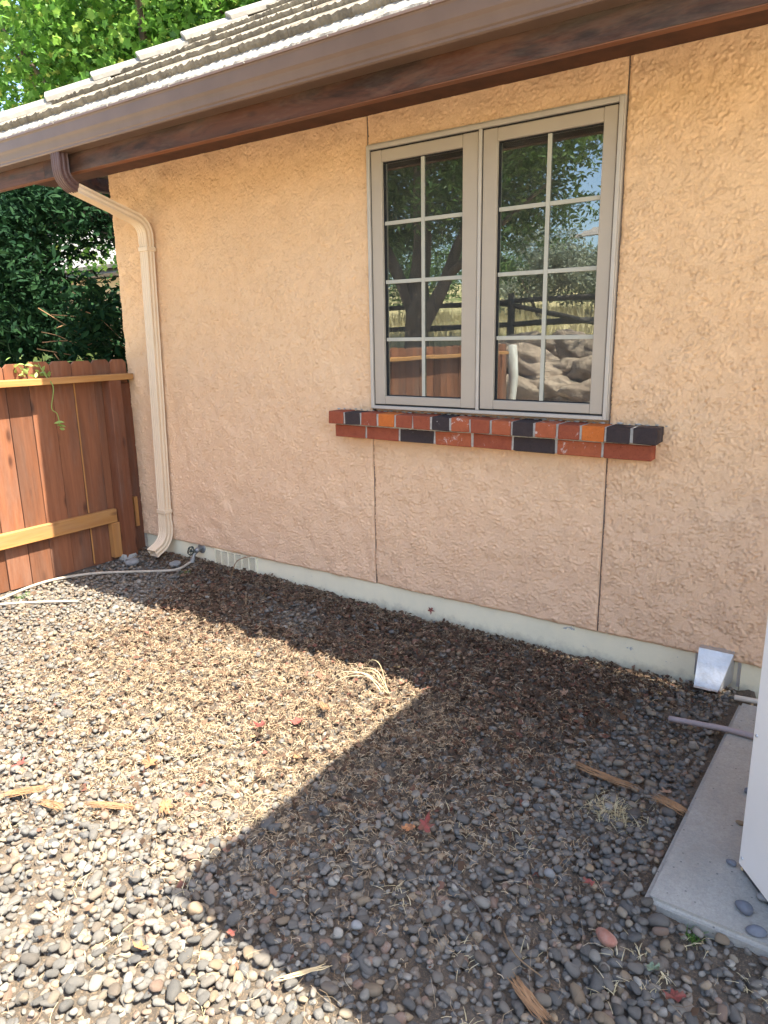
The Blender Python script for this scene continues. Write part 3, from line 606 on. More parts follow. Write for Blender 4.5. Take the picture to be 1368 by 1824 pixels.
# pale rounded starter strip under the first course
bm = bmesh.new(); nseg = 360
prof = [(2.400, 1.103), (2.404, 1.113), (2.420, 1.128), (2.450, 1.156), (2.475, 1.176), (2.52, 1.190), (2.52, 1.10), (2.41, 1.10)]
rows = []
for k in range(nseg+1):
    x = XL+(XR-XL)*k/nseg; rows.append([bm.verts.new((x, y+(random.uniform(-.003, .003) if 0 < i < 4 else 0), H+z+(random.uniform(-.003, .004) if 0 < i < 5 else 0))) for i, (y, z) in enumerate(prof)])
for a, b in zip(rows, rows[1:]):
    for i in range(len(prof)): bm.faces.new((a[i], a[(i+1) % len(prof)], b[(i+1) % len(prof)], b[i]))
bm_obj('starter_strip', bm, 'starter', roof, origin=(-2, 2.45, H+1.14))
# deck: front slope cut along the hip, and the hipped left side
HX, HY = XL, 2.39           # hip starts at the eave corner and climbs at 45 degrees in plan
def deck(pts, name, dz=-.022, th=.07):
    bm = bmesh.new(); a = [bm.verts.new((x, y, z+dz)) for x, y, z in pts]; b = [bm.verts.new((x, y, z+dz-th)) for x, y, z in pts]; n = len(pts)
    for k in range(n): bm.faces.new((a[k], a[(k+1) % n], b[(k+1) % n], b[k]))
    bm.faces.new(a); bm.faces.new(b[::-1]); return bm_obj(name, bm, 'concrete_tile', roof, origin=(-2, 5, RZ0))
RG = 4.0
zp = lambda y: RZ0+PT*(y-RY0)
deck([(HX+.12, 2.51, zp(2.51)), (XR, 2.51, zp(2.51)), (XR, HY+RG, zp(HY+RG)), (HX+RG, HY+RG, zp(HY+RG))], 'roof_deck')
deck([(HX+.03, 2.47, zp(2.43)), (HX+RG, HY+RG, zp(HY+RG)), (HX+RG, HY+RG+3, zp(HY+RG)), (HX+.03, HY+RG*2+3, zp(2.43))], 'side_deck', -.01)
box('side_fascia', (XL+.06, 2.535, f0+.13), (XL+.098, 12, f1), 'fascia', house, 0)
box('side_gutter', (XL-.02, 2.50, H+1.02), (XL+.055, 12, H+1.098), 'gutter', gut, .01)
TW, EXP, TT = .300, .335, .030
def tile_mesh(k):
    r = random.Random(k); bm = bmesh.new(); nx = 22; Lr = .41; w2 = TW/2-.0015
    rows = []
    # local frame: x along eave, y up-slope (0 = butt), z normal
    prof = [(0.0, -.004), (0.0, TT*.55), (.004, TT), (.05, TT-.002), (Lr, TT-.028), (Lr, -.028+TT*.2), (.03, -.004)]
    jag = [r.uniform(-1, 1) for _ in range(nx+1)]
    for i in range(nx+1):
        x = -w2+2*w2*i/nx; a = jag[i]
        pr = []
        for j, (y, z) in enumerate(prof):
            if j <= 3 or j == 6: y2 = y+a*.006*(1 if j in (1, 2) else .4); z2 = z+(a*.0045 if j in (1, 2) else 0)+(math.sin(i*.9+k)*.0015 if j in (2, 3) else 0)
            else: y2, z2 = y, z
            pr.append(bm.verts.new((x, y2, z2)))
        rows.append(pr)
    m = len(prof)
    for a, b in zip(rows, rows[1:]):
        for i in range(m): bm.faces.new((a[i], a[(i+1) % m], b[(i+1) % m], b[i]))
    bm.faces.new(rows[0][::-1]); bm.faces.new(rows[-1]); bmesh.ops.recalc_face_normals(bm, faces=bm.faces)
    me = bpy.data.meshes.new('roof_tile'); bm.to_mesh(me); bm.free(); me.materials.append(M['concrete_tile']); return me
tms = [tile_mesh(k) for k in range(9)]
course = 0; yc = 2.462
ang = math.atan(PT)
while course < 13:
    off = (course % 2)*TW/2+.07*math.sin(course*2.3); x = XL+.10+off
    while x < -.9:
        if x-TW*.45 < HX+(yc+course*EXP/LEN-HY)-.02: x += TW; continue
        o = link('roof_tile', random.choice(tms), None, roof)
        p = slope_pt(x, yc+course*EXP/LEN, 0)+NRM*random.uniform(-.002, .003)
        o.location = p-world_of(roof); o.rotation_euler = (ang, random.uniform(-.006, .006), random.uniform(-.006, .006))
        x += TW
    course += 1
bm = bmesh.new(); add_box(bm, (0, 0, -.01), (.86, 4.4, .02)); o = bm_obj('roof_field', bm, 'concrete_tile', roof); o.location = slope_pt(-1.08, 2.475)-world_of(roof); o.rotation_euler = (ang, 0, 0)
# hip caps: shallow inverted V tiles lapped up the hip
def cap_mesh():
    bm = bmesh.new(); Lc = .40; wv = .135; dz = .068; t = .034
    def sec(y, up, s=1): return [(-wv*s, y, up-dz), (0, y, up), (wv*s, y, up-dz), (wv*s, y, up-dz-t), (0, y, up-t), (-wv*s, y, up-dz-t)]
    a = [bm.verts.new(c) for c in sec(0, .046)]; b = [bm.verts.new(c) for c in sec(Lc, .006)]
    for i in range(6): bm.faces.new((a[i], a[(i+1) % 6], b[(i+1) % 6], b[i]))
    bm.faces.new(a[::-1]); bm.faces.new(b); bmesh.ops.bevel(bm, geom=bm.edges[:], offset=.005, segments=1, affect='EDGES')
    bmesh.ops.recalc_face_normals(bm, faces=bm.faces)
    me = bpy.data.meshes.new('hip_cap'); bm.to_mesh(me); bm.free(); me.materials.append(M['rake_tile']); return me
cm = cap_mesh(); hd = Vector((1, 1, PT)).normalized(); hs = Vector((1, -1, 0)).normalized(); hn = hs.cross(hd)
hq = Matrix((hs, hd, hn)).transposed().to_quaternion()
for k in range(19):
    yk = 2.405+k*.193; o = link('hip_cap', cm, None, roof); o.location = Vector((HX+(yk-HY), yk, zp(yk)+.038))-world_of(roof); o.rotation_euler = (hq.to_matrix() @ Matrix.Rotation(random.uniform(-.02, .02), 3, 'Z')).to_euler()
# open porch roof at the right (outside the frame): its eave edge throws the stepped shadow
por = bpy.data.objects.new('porch_roof', None); COL.objects.link(por); por.parent = house; por.location = Vector((.8, 2, H+1))-house.location
bm = bmesh.new(); a = [(-.165, 0), (2.1, .16), (2.1, .26), (-.165, .10)]
v0 = [bm.verts.new((x, 1.05, H+1.0+z)) for x, z in a]; v1 = [bm.verts.new((x, 2.99, H+1.0+z)) for x, z in a]
for k in range(4): bm.faces.new((v0[k], v0[(k+1) % 4], v1[(k+1) % 4], v1[k]))
bm.faces.new(v0[::-1]); bm.faces.new(v1); bm_obj('porch_slab', bm, 'concrete_tile', por, origin=(1, 2, H+1.1))
box('porch_post', (1.9, 1.1, -.1), (2.0, 1.2, H+1.14), 'post', por, .004)
# ---- downspout
dsp = bpy.data.objects.new('downspout', None); COL.objects.link(dsp); dsp.parent = house; dsp.location = Vector((-3.8, 2.94, 1))-house.location
def sweep(path, mat, name, wx=.076, wy=.052, rib=.0035, pleat=0, flare=1.0):
    # rectangular corrugated section; path lies roughly in the Y-Z plane
    prof = []
    for s in (-1, 1):
        pass
    def side(ax, ay, bx, by, n, out):
        pts = []
        for k in range(n*4):
            t = k/(n*4); d = rib*(1 if (k % 4) in (1, 2) else 0) if 0 < k < n*4 else 0
            pts.append((ax+(bx-ax)*t+out[0]*(-d), ay+(by-ay)*t+out[1]*(-d)))
        return pts
    hx, hy = wx/2, wy/2
    prof = side(-hx, -hy, hx, -hy, 4, (0, -1))+side(hx, -hy, hx, hy, 2, (1, 0))+side(hx, hy, -hx, hy, 4, (0, 1))+side(-hx, hy, -hx, -hy, 2, (-1, 0))
    P = [Vector(p) for p in path]; bm = bmesh.new(); rings = []
    for i, p in enumerate(P):
        t = (P[min(i+1, len(P)-1)]-P[max(i-1, 0)]).normalized(); X = Vector((1, 0, 0)); X = (X-t*X.dot(t)).normalized(); Y = t.cross(X)
        if Y.y < 0 and abs(t.z) > .5: pass
        k = flare*(1+(pleat*(i % 2))); rings.append([bm.verts.new(p+X*(a*k)+Y*(b*k)) for a, b in prof])
    n = len(prof)
    for a, b in zip(rings, rings[1:]):
        for k in range(n): bm.faces.new((a[k], a[(k+1) % n], b[(k+1) % n], b[k]))
    return bm_obj(name, bm, mat, dsp, origin=tuple(P[0]))
dx = -3.79
def P3(y, z, x=dx): return (x, y, H+z)
def arc(p0, p1, p2, n):        # quadratic bend
    p0, p1, p2 = Vector(p0), Vector(p1), Vector(p2); return [p0*(1-t)**2+p1*2*t*(1-t)+p2*t*t for t in [k/n for k in range(n+1)]]
sweep([P3(2.445, .985), P3(2.445, .905)]+arc(P3(2.445, .90), P3(2.445, .83), P3(2.515, .807), 12), 'gutter_dark', 'upper_elbow', pleat=.025)
sweep([P3(2.505, .8095), P3(2.79, .727)], 'cream_metal', 'diagonal_pipe', flare=.97)
sweep([P3(2.76, .735), P3(2.86, .706)]+arc(P3(2.865, .705), P3(2.955, .68), P3(2.955, .60), 12)+[P3(2.955, .56)], 'cream_metal', 'middle_elbow', pleat=.025)
xb = -3.855
sweep([P3(2.957, .585), P3(2.957, -.3, -3.82), P3(2.957, -1.19, xb)], 'cream_metal', 'vertical_pipe', flare=.96)
sweep([P3(2.957, -1.165, xb), P3(2.957, -1.20, xb)]+arc(P3(2.957, -1.21, xb), P3(2.957, -1.31, xb), P3(2.865, -1.345, xb), 12)+[P3(2.835, -1.36, xb)], 'cream_metal', 'bottom_elbow', pleat=.022, flare=1.03)
for z in (.53, -1.10):
    bm = bmesh.new(); xx = dx+(xb-dx)*(.58-z)/1.77; add_box(bm, (xx-.041, 2.925, H+z-.012), (xx+.041, 2.990, H+z+.012), .002); bm_obj('strap', bm, 'cream_metal', dsp, origin=(xx, 2.96, H+z))
# ---- crawl space vent
ven = bpy.data.objects.new('foundation_vent', None); COL.objects.link(ven); ven.parent = house; ven.location = Vector((-3.27, 3.01, H-1.35))-house.location
vz0, vz1 = H-1.412, H-1.309
bm = bmesh.new(); add_box(bm, (-3.455, 3.004, vz0), (-3.075, 3.014, vz0+.012)); add_box(bm, (-3.455, 3.004, vz1-.006), (-3.075, 3.014, vz1))
for k in range(7): x = -3.449+k*.061; add_box(bm, (x-.005, 3.0035, vz0+.0125), (x+.005, 3.0135, vz1-.0065))
bm_obj('vent_frame', bm, 'foundation', ven, origin=(-3.27, 3.01, H-1.35))
bm = bmesh.new()
for k in range(6):
    for j in range(13):
        z = vz0+.016+j*.0062; x = -3.443+k*.061; r = bmesh.ops.create_cube(bm, size=1)['verts']; bmesh.ops.scale(bm, verts=r, vec=(.050, .005, .0028)); bmesh.ops.rotate(bm, verts=r, matrix=Matrix.Rotation(.10, 3, 'Y')); bmesh.ops.translate(bm, verts=r, vec=(x+.0245, 3.0085, z))
bm_obj('vent_louvres', bm, 'foundation', ven, origin=(-3.27, 3.01, H-1.35))
box('vent_screen', (-3.45, 3.0118, vz0+.012), (-3.08, 3.0135, vz1-.006), 'dark_joint', ven, 0)
# ---- galvanised hood on the foundation
hood = bpy.data.objects.new('vent_hood', None); COL.objects.link(hood); hood.parent = house; hood.location = Vector((-.45, 3, H-1.33))-house.location
bm = bmesh.new(); a0, a1 = -.523, -.392; zt, zb = H-1.255, H-1.408
pr = [(3.012, zt), (2.972, zt-.006), (2.915, zb+.004), (2.905, zb), (2.909, zb-.003), (2.919, zb+.001), (2.975, zt-.010), (3.012, zt-.005)]
prism_x(bm, pr, a0, a1)
for vv in bm.verts:
    if vv.co.x > -.45: vv.co.x -= .040*max(0, (2.975-vv.co.y)/.07)
    else: vv.co.x += .004*max(0, (2.975-vv.co.y)/.07)
for x, s in ((a0, 1), (a1, -1)):
    q = [(3.0118, zt-.002), (2.974, zt-.008), (2.912, zb+.002), (2.930, zb-.004), (3.0118, zb+.015)]
    tp = lambda y: (-.040 if s < 0 else .004)*max(0, (2.975-y)/.07)
    p1 = [bm.verts.new((x+tp(y)+s*.0005, y, z)) for y, z in q]; p2 = [bm.verts.new((x+tp(y)+s*.0025, y, z)) for y, z in q]
    for k in range(5): bm.faces.new((p1[k], p1[(k+1) % 5], p2[(k+1) % 5], p2[k]))
    bm.faces.new(p1[::-1]); bm.faces.new(p2)
bm_obj('hood_shell', bm, 'galv', hood, origin=(-.45, 3, H-1.33))
bm = bmesh.new(); add_box(bm, (-.378, 3.006, H-1.41), (-.366, 3.0142, H-1.30)); bm_obj('hood_flange', bm, 'galv', hood, origin=(-.37, 3, H-1.33)); bm = bmesh.new(); add_box(bm, (-.540, 3.006, H-1.40), (-.526, 3.0142, zt+.004)); bm_obj('hood_flange', bm, 'galv', hood, origin=(-.53, 3, H-1.33))
box('duct_opening', (a0+.004, 3.0145, zb+.012), (a1-.004, 3.017, zt-.02), 'rubber', hood, 0)
# ---- hose bib with round handle
bib = bpy.data.objects.new('hose_tap', None); COL.objects.link(bib); bib.parent = house; bib.location = Vector((-3.62, 3, H-1.34))-house.location
bx_, bz_ = -3.575, H-1.335
bm = bmesh.new(); add_tube(bm, [(bx_, 3.02, bz_+.01), (bx_, 3.008, bz_+.01), (bx_, 3.006, bz_+.01)], [.034, .034, .030], 20); add_tube(bm, [(bx_, 3.008, bz_+.01), (bx_, 2.975, bz_+.008), (bx_, 2.955, bz_)], [.013, .016, .018], 12)
add_tube(bm, spline([(bx_, 2.965, bz_), (bx_-.004, 2.945, bz_-.018), (bx_-.006, 2.935, bz_-.048)], 5), .0125, 12); add_tube(bm, [(bx_, 2.955, bz_+.0), (bx_, 2.925, bz_+.012)], [.012, .008], 10)
bm_obj('tap_body', bm, 'brass_grey', bib, origin=(bx_, 2.97, bz_), smooth=True)
bm = bmesh.new(); add_tube(bm, [(bx_-.006, 2.936, bz_-.044), (bx_-.008, 2.930, bz_-.066)], [.0165, .0165], 12); bm_obj('hose_coupling', bm, 'brass_grey', bib, origin=(bx_, 2.93, bz_-.05), smooth=False)
bm = bmesh.new(); c = Vector((bx_, 2.920, bz_+.014)); nrm = Vector((0, -.93, .37)).normalized(); U = Vector((1, 0, 0)); W_ = nrm.cross(U)
ring = [c+(U*math.cos(t)+W_*math.sin(t))*(.027+.002*math.cos(5*t)) for t in [2*math.pi*k/30 for k in range(31)]]; add_tube(bm, ring, .0045, 6, False)
for k in range(5): t = 2*math.pi*k/5; add_tube(bm, [c, c+(U*math.cos(t)+W_*math.sin(t))*.026], .0032, 6)
add_tube(bm, [c-nrm*.012, c+nrm*.006], .008, 8); bm_obj('tap_handle', bm, 'valve_green', bib, origin=tuple(c), smooth=True)
# ---- patio roof at the back of the house (dark, seen under the eave)
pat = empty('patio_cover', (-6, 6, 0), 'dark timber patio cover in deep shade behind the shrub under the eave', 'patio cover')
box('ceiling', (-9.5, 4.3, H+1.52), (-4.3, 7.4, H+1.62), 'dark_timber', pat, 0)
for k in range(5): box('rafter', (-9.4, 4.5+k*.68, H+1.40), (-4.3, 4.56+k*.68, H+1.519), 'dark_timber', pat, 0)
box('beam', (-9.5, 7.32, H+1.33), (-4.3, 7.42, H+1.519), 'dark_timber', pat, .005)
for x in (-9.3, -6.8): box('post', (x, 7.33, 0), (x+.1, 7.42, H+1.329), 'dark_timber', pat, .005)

# ================================================================== FENCE
fen = empty('wooden_fence', (-4.17, 1.0, 0), 'low redwood stained board fence with honey coloured rails, butting the corner of the stucco house', 'fence')
FX = -4.17; fy = 3.020; k = 0; tops = [3.005, 2.880, 2.750, 2.604, 2.466, 2.321, 2.184]
ye = list(tops)
while ye[-1] > -2.6: ye.append(ye[-1]-.1405)
def dog(bm, y0, y1, z0, z1, x0, x1, ch=.022):
    pr = [(y0, z0), (y1, z0), (y1, z1-ch), (y1-ch, z1), (y0+ch, z1), (y0, z1-ch)]; prism_x(bm, pr, x0, x1)
for a, b in zip(ye, ye[1:]):
    bm = bmesh.new(); g = random.uniform(.0015, .004); xo = random.uniform(-.003, .003); tz = H-.118+random.uniform(-.006, .006)
    dog(bm, b+g, a-g*.3, .012 if b > 1.6 else .02, tz, FX-.018+xo, FX+xo)
    bmesh.ops.recalc_face_normals(bm, faces=bm.faces); bmesh.ops.bevel(bm, geom=[e for e in bm.edges], offset=.0015, segments=1, affect='EDGES')
    for v in bm.verts: v.co.x += .004*math.sin(v.co.z*2.5+a*9)
    bm_obj('board', bm, 'board', fen, origin=(FX, (a+b)/2, .6))
# far side post board against the wall
box('end_board', (FX+.004, 2.93, .03), (FX+.024, 3.0, H-.27), 'post', fen, .002)
o = box('top_rail', (FX+.004, 2.13-2.0, H-.247), (FX+.092, 2.985, H-.209), 'rail', fen, .003)
o = box('top_rail', (FX+.004, -2.6, H-.248), (FX+.092, 2.126-2.0, H-.210), 'rail', fen, .003)
bm = bmesh.new(); add_box(bm, (FX+.004, .3, H-1.172), (FX+.042, 2.790, H-1.083), .003); bm_obj('bottom_rail', bm, 'rail', fen, origin=(FX, 1.5, .3))
box('bottom_rail', (FX+.004, -2.6, H-1.17), (FX+.042, .29, H-1.081), 'rail', fen, .003)
box('post', (FX+.006, 2.800, .0), (FX+.092, 2.886, H-.2475), 'post', fen, .003)
box('post', (FX+.046, .25, .0), (FX+.126, .33, H-.2485), 'post', fen, .003); box('post', (FX+.046, -2.3, .0), (FX+.126, -2.22, H-.2485), 'post', fen, .003)
box('cleat', (FX+.006, 2.735, H-1.41), (FX+.050, 2.797, H-1.174), 'block', fen, .003)
box('cleat', (FX+.026, 2.925, H-1.235), (FX+.048, 2.955, H-1.030), 'block', fen, .002)
box('gap_strip', (FX+.0035, 2.604, H-1.08), (FX+.010, 2.612, H-.249), 'block', fen, .001); box('gap_strip', (FX+.0035, 2.604, .03), (FX+.010, 2.612, H-1.175), 'block', fen, .001)  # thin pale strips along one board gap
# concrete foot under the post
bm = bmesh.new(); r = bmesh.ops.create_cone(bm, cap_ends=True, segments=14, radius1=.075, radius2=.055, depth=.07)['verts']; bmesh.ops.translate(bm, verts=r, vec=(FX+.045, 2.84, .015)); bm_obj('post_footing', bm, 'pad', fen, origin=(FX+.045, 2.84, 0))

# ================================================================== PAD, CONDENSER, PIPES
bm = bmesh.new(); y0 = 1.627
P_ = [(-.362, y0), (.75, y0-.005), (.75, 2.86), (-.338, 2.84)]
a = [bm.verts.new((x, y, -.05)) for x, y in P_]; b = [bm.verts.new((x, y, .062)) for x, y in P_]
for k in range(4): bm.faces.new((a[k], a[(k+1) % 4], b[(k+1) % 4], b[k]))
bm.faces.new(a[::-1]); bm.faces.new(b); bmesh.ops.bevel(bm, geom=bm.edges[:], offset=.012, segments=3, affect='EDGES')
slab = bm_obj('concrete_pad', bm, 'pad', None, origin=(-.362, y0, 0)); tag(slab, 'grey concrete slab with rounded edge set in the gravel under the white condenser', 'concrete slab')
ac = empty('condenser_unit', (-.17, 1.865, .062), 'white enamelled condenser unit standing on the concrete slab at the right edge', 'air conditioner')
d1 = Vector((.614, -.789, 0)); d2 = Vector((.789, .614, 0))
def quad_prism(o, u, v, z0, z1, bev=.006, seg=2):
    bm = bmesh.new(); c = [o, o+u, o+u+v, o+v]; a = [bm.verts.new((p.x, p.y, z0)) for p in c]; b = [bm.verts.new((p.x, p.y, z1)) for p in c]
    for k in range(4): bm.faces.new((a[k], a[(k+1) % 4], b[(k+1) % 4], b[k]))
    bm.faces.new(a[::-1]); bm.faces.new(b); bmesh.ops.recalc_face_normals(bm, faces=bm.faces)
    if bev: bmesh.ops.bevel(bm, geom=bm.edges[:], offset=bev, segments=seg, affect='EDGES')
    return bm
C0 = Vector((-.188, 1.862, 0))
bm = quad_prism(C0, d1*.36, d2*.80, .076, .86, .012, 3); bm_obj('casing', bm, 'ac', ac, origin=tuple(C0))
bm = quad_prism(C0-d1*.004-d2*.004, d1*.368, d2*.808, .8605, .885, .006, 2); bm_obj('lid', bm, 'ac', ac, origin=tuple(C0))
bm = quad_prism(C0+d1*.020-d2*.0022, d1*.32, d2*.003, .10, .84, .001, 1); bm_obj('side_panel', bm, 'ac', ac, origin=tuple(C0))
for q in (.028, .332):
    for z in (.115, .47, .825):
        p = C0+d1*q-d2*.002; bm = bmesh.new(); add_tube(bm, [(p.x, p.y, z), (p.x-d2.x*.003, p.y-d2.y*.003, z)], [.0045, .0035], 8); bm_obj('screw', bm, 'galv', ac, origin=(p.x, p.y, z))
bm = quad_prism(C0+d1*.012+d2*.012, d1*.336, d2*.776, .063, .0755, 0); bm_obj('base_tray', bm, 'ac_dark', ac, origin=tuple(C0))
bm = bmesh.new()   # front grille with fan on the hidden long side
fc = C0+d1*.365+d2*.35+Vector((0, 0, .48))
for r_ in (.06, .11, .16, .21, .26): add_tube(bm, [fc+(d2*math.cos(t)+Vector((0, 0, 1))*math.sin(t))*r_ for t in [2*math.pi*k/32 for k in range(33)]], .003, 5, False)
bm_obj('fan_grille', bm, 'ac_dark', ac, origin=tuple(fc))
bm = bmesh.new(); add_tube(bm, spline([(-.536, 2.592, .044), (-.42, 2.582, .060), (-.30, 2.572, .074), (-.10, 2.555, .076), (.1, 2.54, .075)], 4), .0105, 14)
tag(bm_obj('grey_conduit', bm, 'pipe_grey', None, origin=(-.536, 2.592, .03), smooth=True), 'mauve grey plastic conduit lying across the gravel and the slab', 'pipe')
bm = bmesh.new(); add_tube(bm, [(-.362, 2.874, .055), (-.2, 2.895, .056), (.2, 2.93, .058)], .0105, 14)
tag(bm_obj('cream_pipe', bm, 'pipe_cream', None, origin=(-.362, 2.874, .03), smooth=True), 'short cream plastic pipe end beside the foundation behind the slab', 'pipe')
# hose
hp = spline([(bx_-.008, 2.930, bz_-.062), (bx_-.012, 2.905, .048), (-3.60, 2.80, .030), (-3.79, 2.64, .030), (-3.93, 2.52, .032), (-4.02, 2.42, .030), (-4.075, 2.28, .032), (-4.085, 2.13, .030), (-4.03, 1.93, .030), (-3.95, 1.6, .030), (-3.98, 1.2, .03), (-3.9, .6, .03)], 8)
bm = bmesh.new(); add_tube(bm, hp, .0085, 10); tag(bm_obj('garden_hose', bm, 'hose', None, origin=(-3.6, 2.8, 0), smooth=True), 'tan garden hose running from the wall tap along the foot of the fence', 'hose')
bm = bmesh.new(); add_tube(bm, spline([(-3.62, 2.14, .028), (-3.80, 1.985, .034), (-3.93, 1.86, .034), (-4.02, 1.70, .034), (-4.0, 1.3, .03)], 8), .0075, 10); tag(bm_obj('hose_offcut', bm, 'hose', None, origin=(-3.62, 2.14, 0), smooth=True), 'pale hose end lying in sunlight on the gravel at the left edge', 'hose')

# ================================================================== SMALL THINGS ON THE GROUND
def lobed(seed, lobes=5):
    r = random.Random(seed); bm = bmesh.new(); c = bm.verts.new((0, 0, .0)); ring = []; n = lobes*4
    for k in range(n):
        t = 2*math.pi*k/n; ph = k % 4; rad = (1.0 if ph == 0 else .74 if ph in (1, 3) else .52)*r.uniform(.65, 1.15); rad *= 1-.25*math.cos(t+math.pi)*0
        ring.append(bm.verts.new((rad*math.cos(t), rad*math.sin(t)*.95, r.uniform(-.05, .55)*rad*rad)))
    for k in range(n): bm.faces.new((c, ring[k], ring[(k+1) % n]))
    s0 = bm.verts.new((-.2, .015, 0)); s1 = bm.verts.new((-.2, -.015, 0)); s2 = bm.verts.new((-1.6, 0, .15)); bm.faces.new((s0, s1, s2))
    me = bpy.data.meshes.new('fallen_leaf'); bm.to_mesh(me); bm.free(); return me
def gpos(x, y, up=.026): return (x, y, float(ground_z(x, y))+up)
LV = [(-1.77, 1.70, .040, 'leaf_red', 'deep red maple leaf among brown litter in the sunlit patch'),
      (-1.69, 1.81, .042, 'leaf_red', 'crumpled pinkish red leaf right of the deep red maple leaf in the sunlit litter'),
      (-1.76, 1.65, .022, 'leaf_yellow', 'small pale yellow leaf just below the red leaf in the sunlit litter'),
      (-1.70, 1.21, .036, 'leaf_orange', 'ragged orange leaf on sunlit pebbles left of the shadow'),
      (-1.95, 1.34, .038, 'leaf_orange', 'orange maple leaf on the pebbles near the left edge'),
      (-2.35, 1.10, .034, 'leaf_red', 'dark red leaf at the left edge of the sunlit gravel'),
      (-1.32, .83, .030, 'leaf_orange', 'rusty leaf lying below the tip of the shadow corner'),
      (-1.17, .98, .028, 'leaf_red', 'small scarlet leaf fragment near the shadow tip at the lower left'),
      (-.43, 2.12, .036, 'leaf_tan', 'brown lobed leaf in shade beside the slab edge'),
      (-.23, 1.40, .045, 'leaf_red', 'dark red leaf in the shaded gravel at the bottom right'),
      (-.29, 1.45, .030, 'leaf_green', 'pale green leaf in the shaded gravel at the bottom right'),
      (-.98, 1.58, .042, 'leaf_red', 'maroon leaf among shaded pebbles in the middle of the yard'),
      (-1.0, 1.52, .034, 'leaf_orange', 'rust brown leaf just in front of the maroon leaf in the shade'),
      (-1.62, 2.38, .030, 'leaf_yellow', 'pale leaf on dark mulch just inside the eave shadow'),
      (-.93, 2.55, .034, 'leaf_tan', 'light tan leaf on dark mulch under the window'),
      (-2.35, 1.72, .030, 'leaf_yellow', 'cream coloured leaf on the sunlit straw'),
      (-.50, 1.62, .026, 'leaf_red', 'tiny red leaf among grey pebbles in front of the slab corner'),
      (-.62, 2.78, .022, 'leaf_yellow', 'small ochre leaf on mulch near the foundation'),
      (-1.52, 1.62, .026, 'leaf_orange', 'small orange leaf near the tip of sunlight')]
for k, (x, y, s, mt, lb) in enumerate(LV):
    me = lobed(k); o = link('fallen_leaf', me, mt); o.location = gpos(x, y, .030); o.scale = (s*.80, s*random.uniform(.5, .8), s*.8); o.rotation_euler = (random.uniform(-.4, .4), random.uniform(-.4, .4), random.uniform(0, 6.28)); tag(o, lb, 'leaf')
o = link('fallen_leaf', lobed(77), 'leaf_red'); o.location = (-1.815, 2.985, H-1.375); o.scale = (.022,)*3; o.rotation_euler = (1.3, .3, .4); tag(o, 'small dark red leaf caught against the pale foundation', 'leaf')
def barkpiece(x, y, L, wd, az, label, seed, mat='strip_bark'):
    r = random.Random(seed); bm = bmesh.new(); nf = 4 if wd < .015 else 15; kx = r.uniform(-.3, .3)
    for f in range(nf):
        q = (f/(nf-1)-.5) if nf > 1 else 0; l0 = -.5+r.uniform(0, .22); l1 = .5-r.uniform(0, .22); pts = []
        for k in range(6):
            t = l0+(l1-l0)*k/5; pts.append((t*L, kx*L*t*t+wd*q*(1.0+.5*t*r.uniform(-1, 1))+r.uniform(-.0015, .0015), .006+wd*.22*(1-4*q*q)+r.uniform(-.002, .003)))
        rr = wd/nf*r.uniform(.55, .95) if nf > 4 else wd*.16; add_tube(bm, pts, [rr*.4, rr, rr*1.1, rr, rr*.9, rr*.3], 5)
    o = bm_obj('bark_strip', bm, mat); o.location = gpos(x, y, .022); o.rotation_euler = (r.uniform(-.08, .08), r.uniform(-.06, .06), az); return tag(o, label, 'bark')
barkpiece(-1.87, 1.13, .20, .026, .45, 'curved tan bark strip on sunlit gravel left of the shadow tip', 1)
barkpiece(-1.70, 1.20, .09, .028, -.7, 'short split bark piece at the right end of the curved tan strip', 2)
barkpiece(-2.16, 1.02, .16, .030, .9, 'frayed orange brown bark shred at the left edge of the gravel', 3)
barkpiece(-2.02, 1.02, .12, .026, .2, 'flat grey brown bark slab beside the frayed shred at the left', 4)
barkpiece(-.49, 1.22, .15, .028, -.5, 'splintered reddish bark stick at the bottom edge in the shade', 5)
barkpiece(-.63, 2.12, .26, .030, -.15, 'long dark bark strip across the shaded gravel in front of the hood', 6)
barkpiece(-1.66, 1.93, .09, .026, -.5, 'dark brown curled bark lying in the sunlit litter', 7)
barkpiece(-.40, 2.05, .12, .034, -.3, 'dark rotten bark beside the slab edge in the shade', 8)
barkpiece(-.95, 1.0, .14, .010, .9, 'thin pale wood splinter by the shadow edge at the bottom', 9, 'chip')
def stone(x, y, z, s, mat, label, seed, rot=0):
    V, F = ico(3); r = np.random.RandomState(seed); a = r.randn(5, 3); ph = r.rand(5)*6
    d = 1+sum(.07*np.sin(V@a[i]*1.7+ph[i]) for i in range(5)); me = mesh_np('stone', V*d[:, None]*np.array(s), F, True)
    o = link('stone', me, mat); o.location = (x, y, z); o.rotation_euler = (0, 0, rot); return tag(o, label, 'stone')
stone(-.405, 1.475, .036, (.027, .018, .012), 'pebblered', 'flat rust red stone, largest red one in the shaded gravel at the bottom right', 1, -.4)
stone(-.405, 2.06-.02, .036, (.022, .018, .016), 'pebbletan', 'ochre stone touching the left edge of the concrete slab', 2, .5)
stone(-.145, 1.715, .072, (.024, .017, .012), 'pebbleblue', 'dark blue grey stone on the front of the slab', 3, -.3)
stone(-.11, 1.775, .072, (.016, .013, .011), 'pebblewhite', 'pale round stone on the slab beside the condenser corner', 4)
stone(-.11, 1.655, .070, (.022, .016, .010), 'pebbleblue', 'brown grey stone at the front edge of the slab near the right side', 5, .4)
stone(-.215, 2.23, .070, (.012, .010, .009), 'pebbleblue', 'small grey pebble in the middle of the slab', 6)
stone(-.21, 2.06, .067, (.013, .008, .006), 'pebbletan', 'small flat brown pebble on the slab, nearer than the grey one', 7)
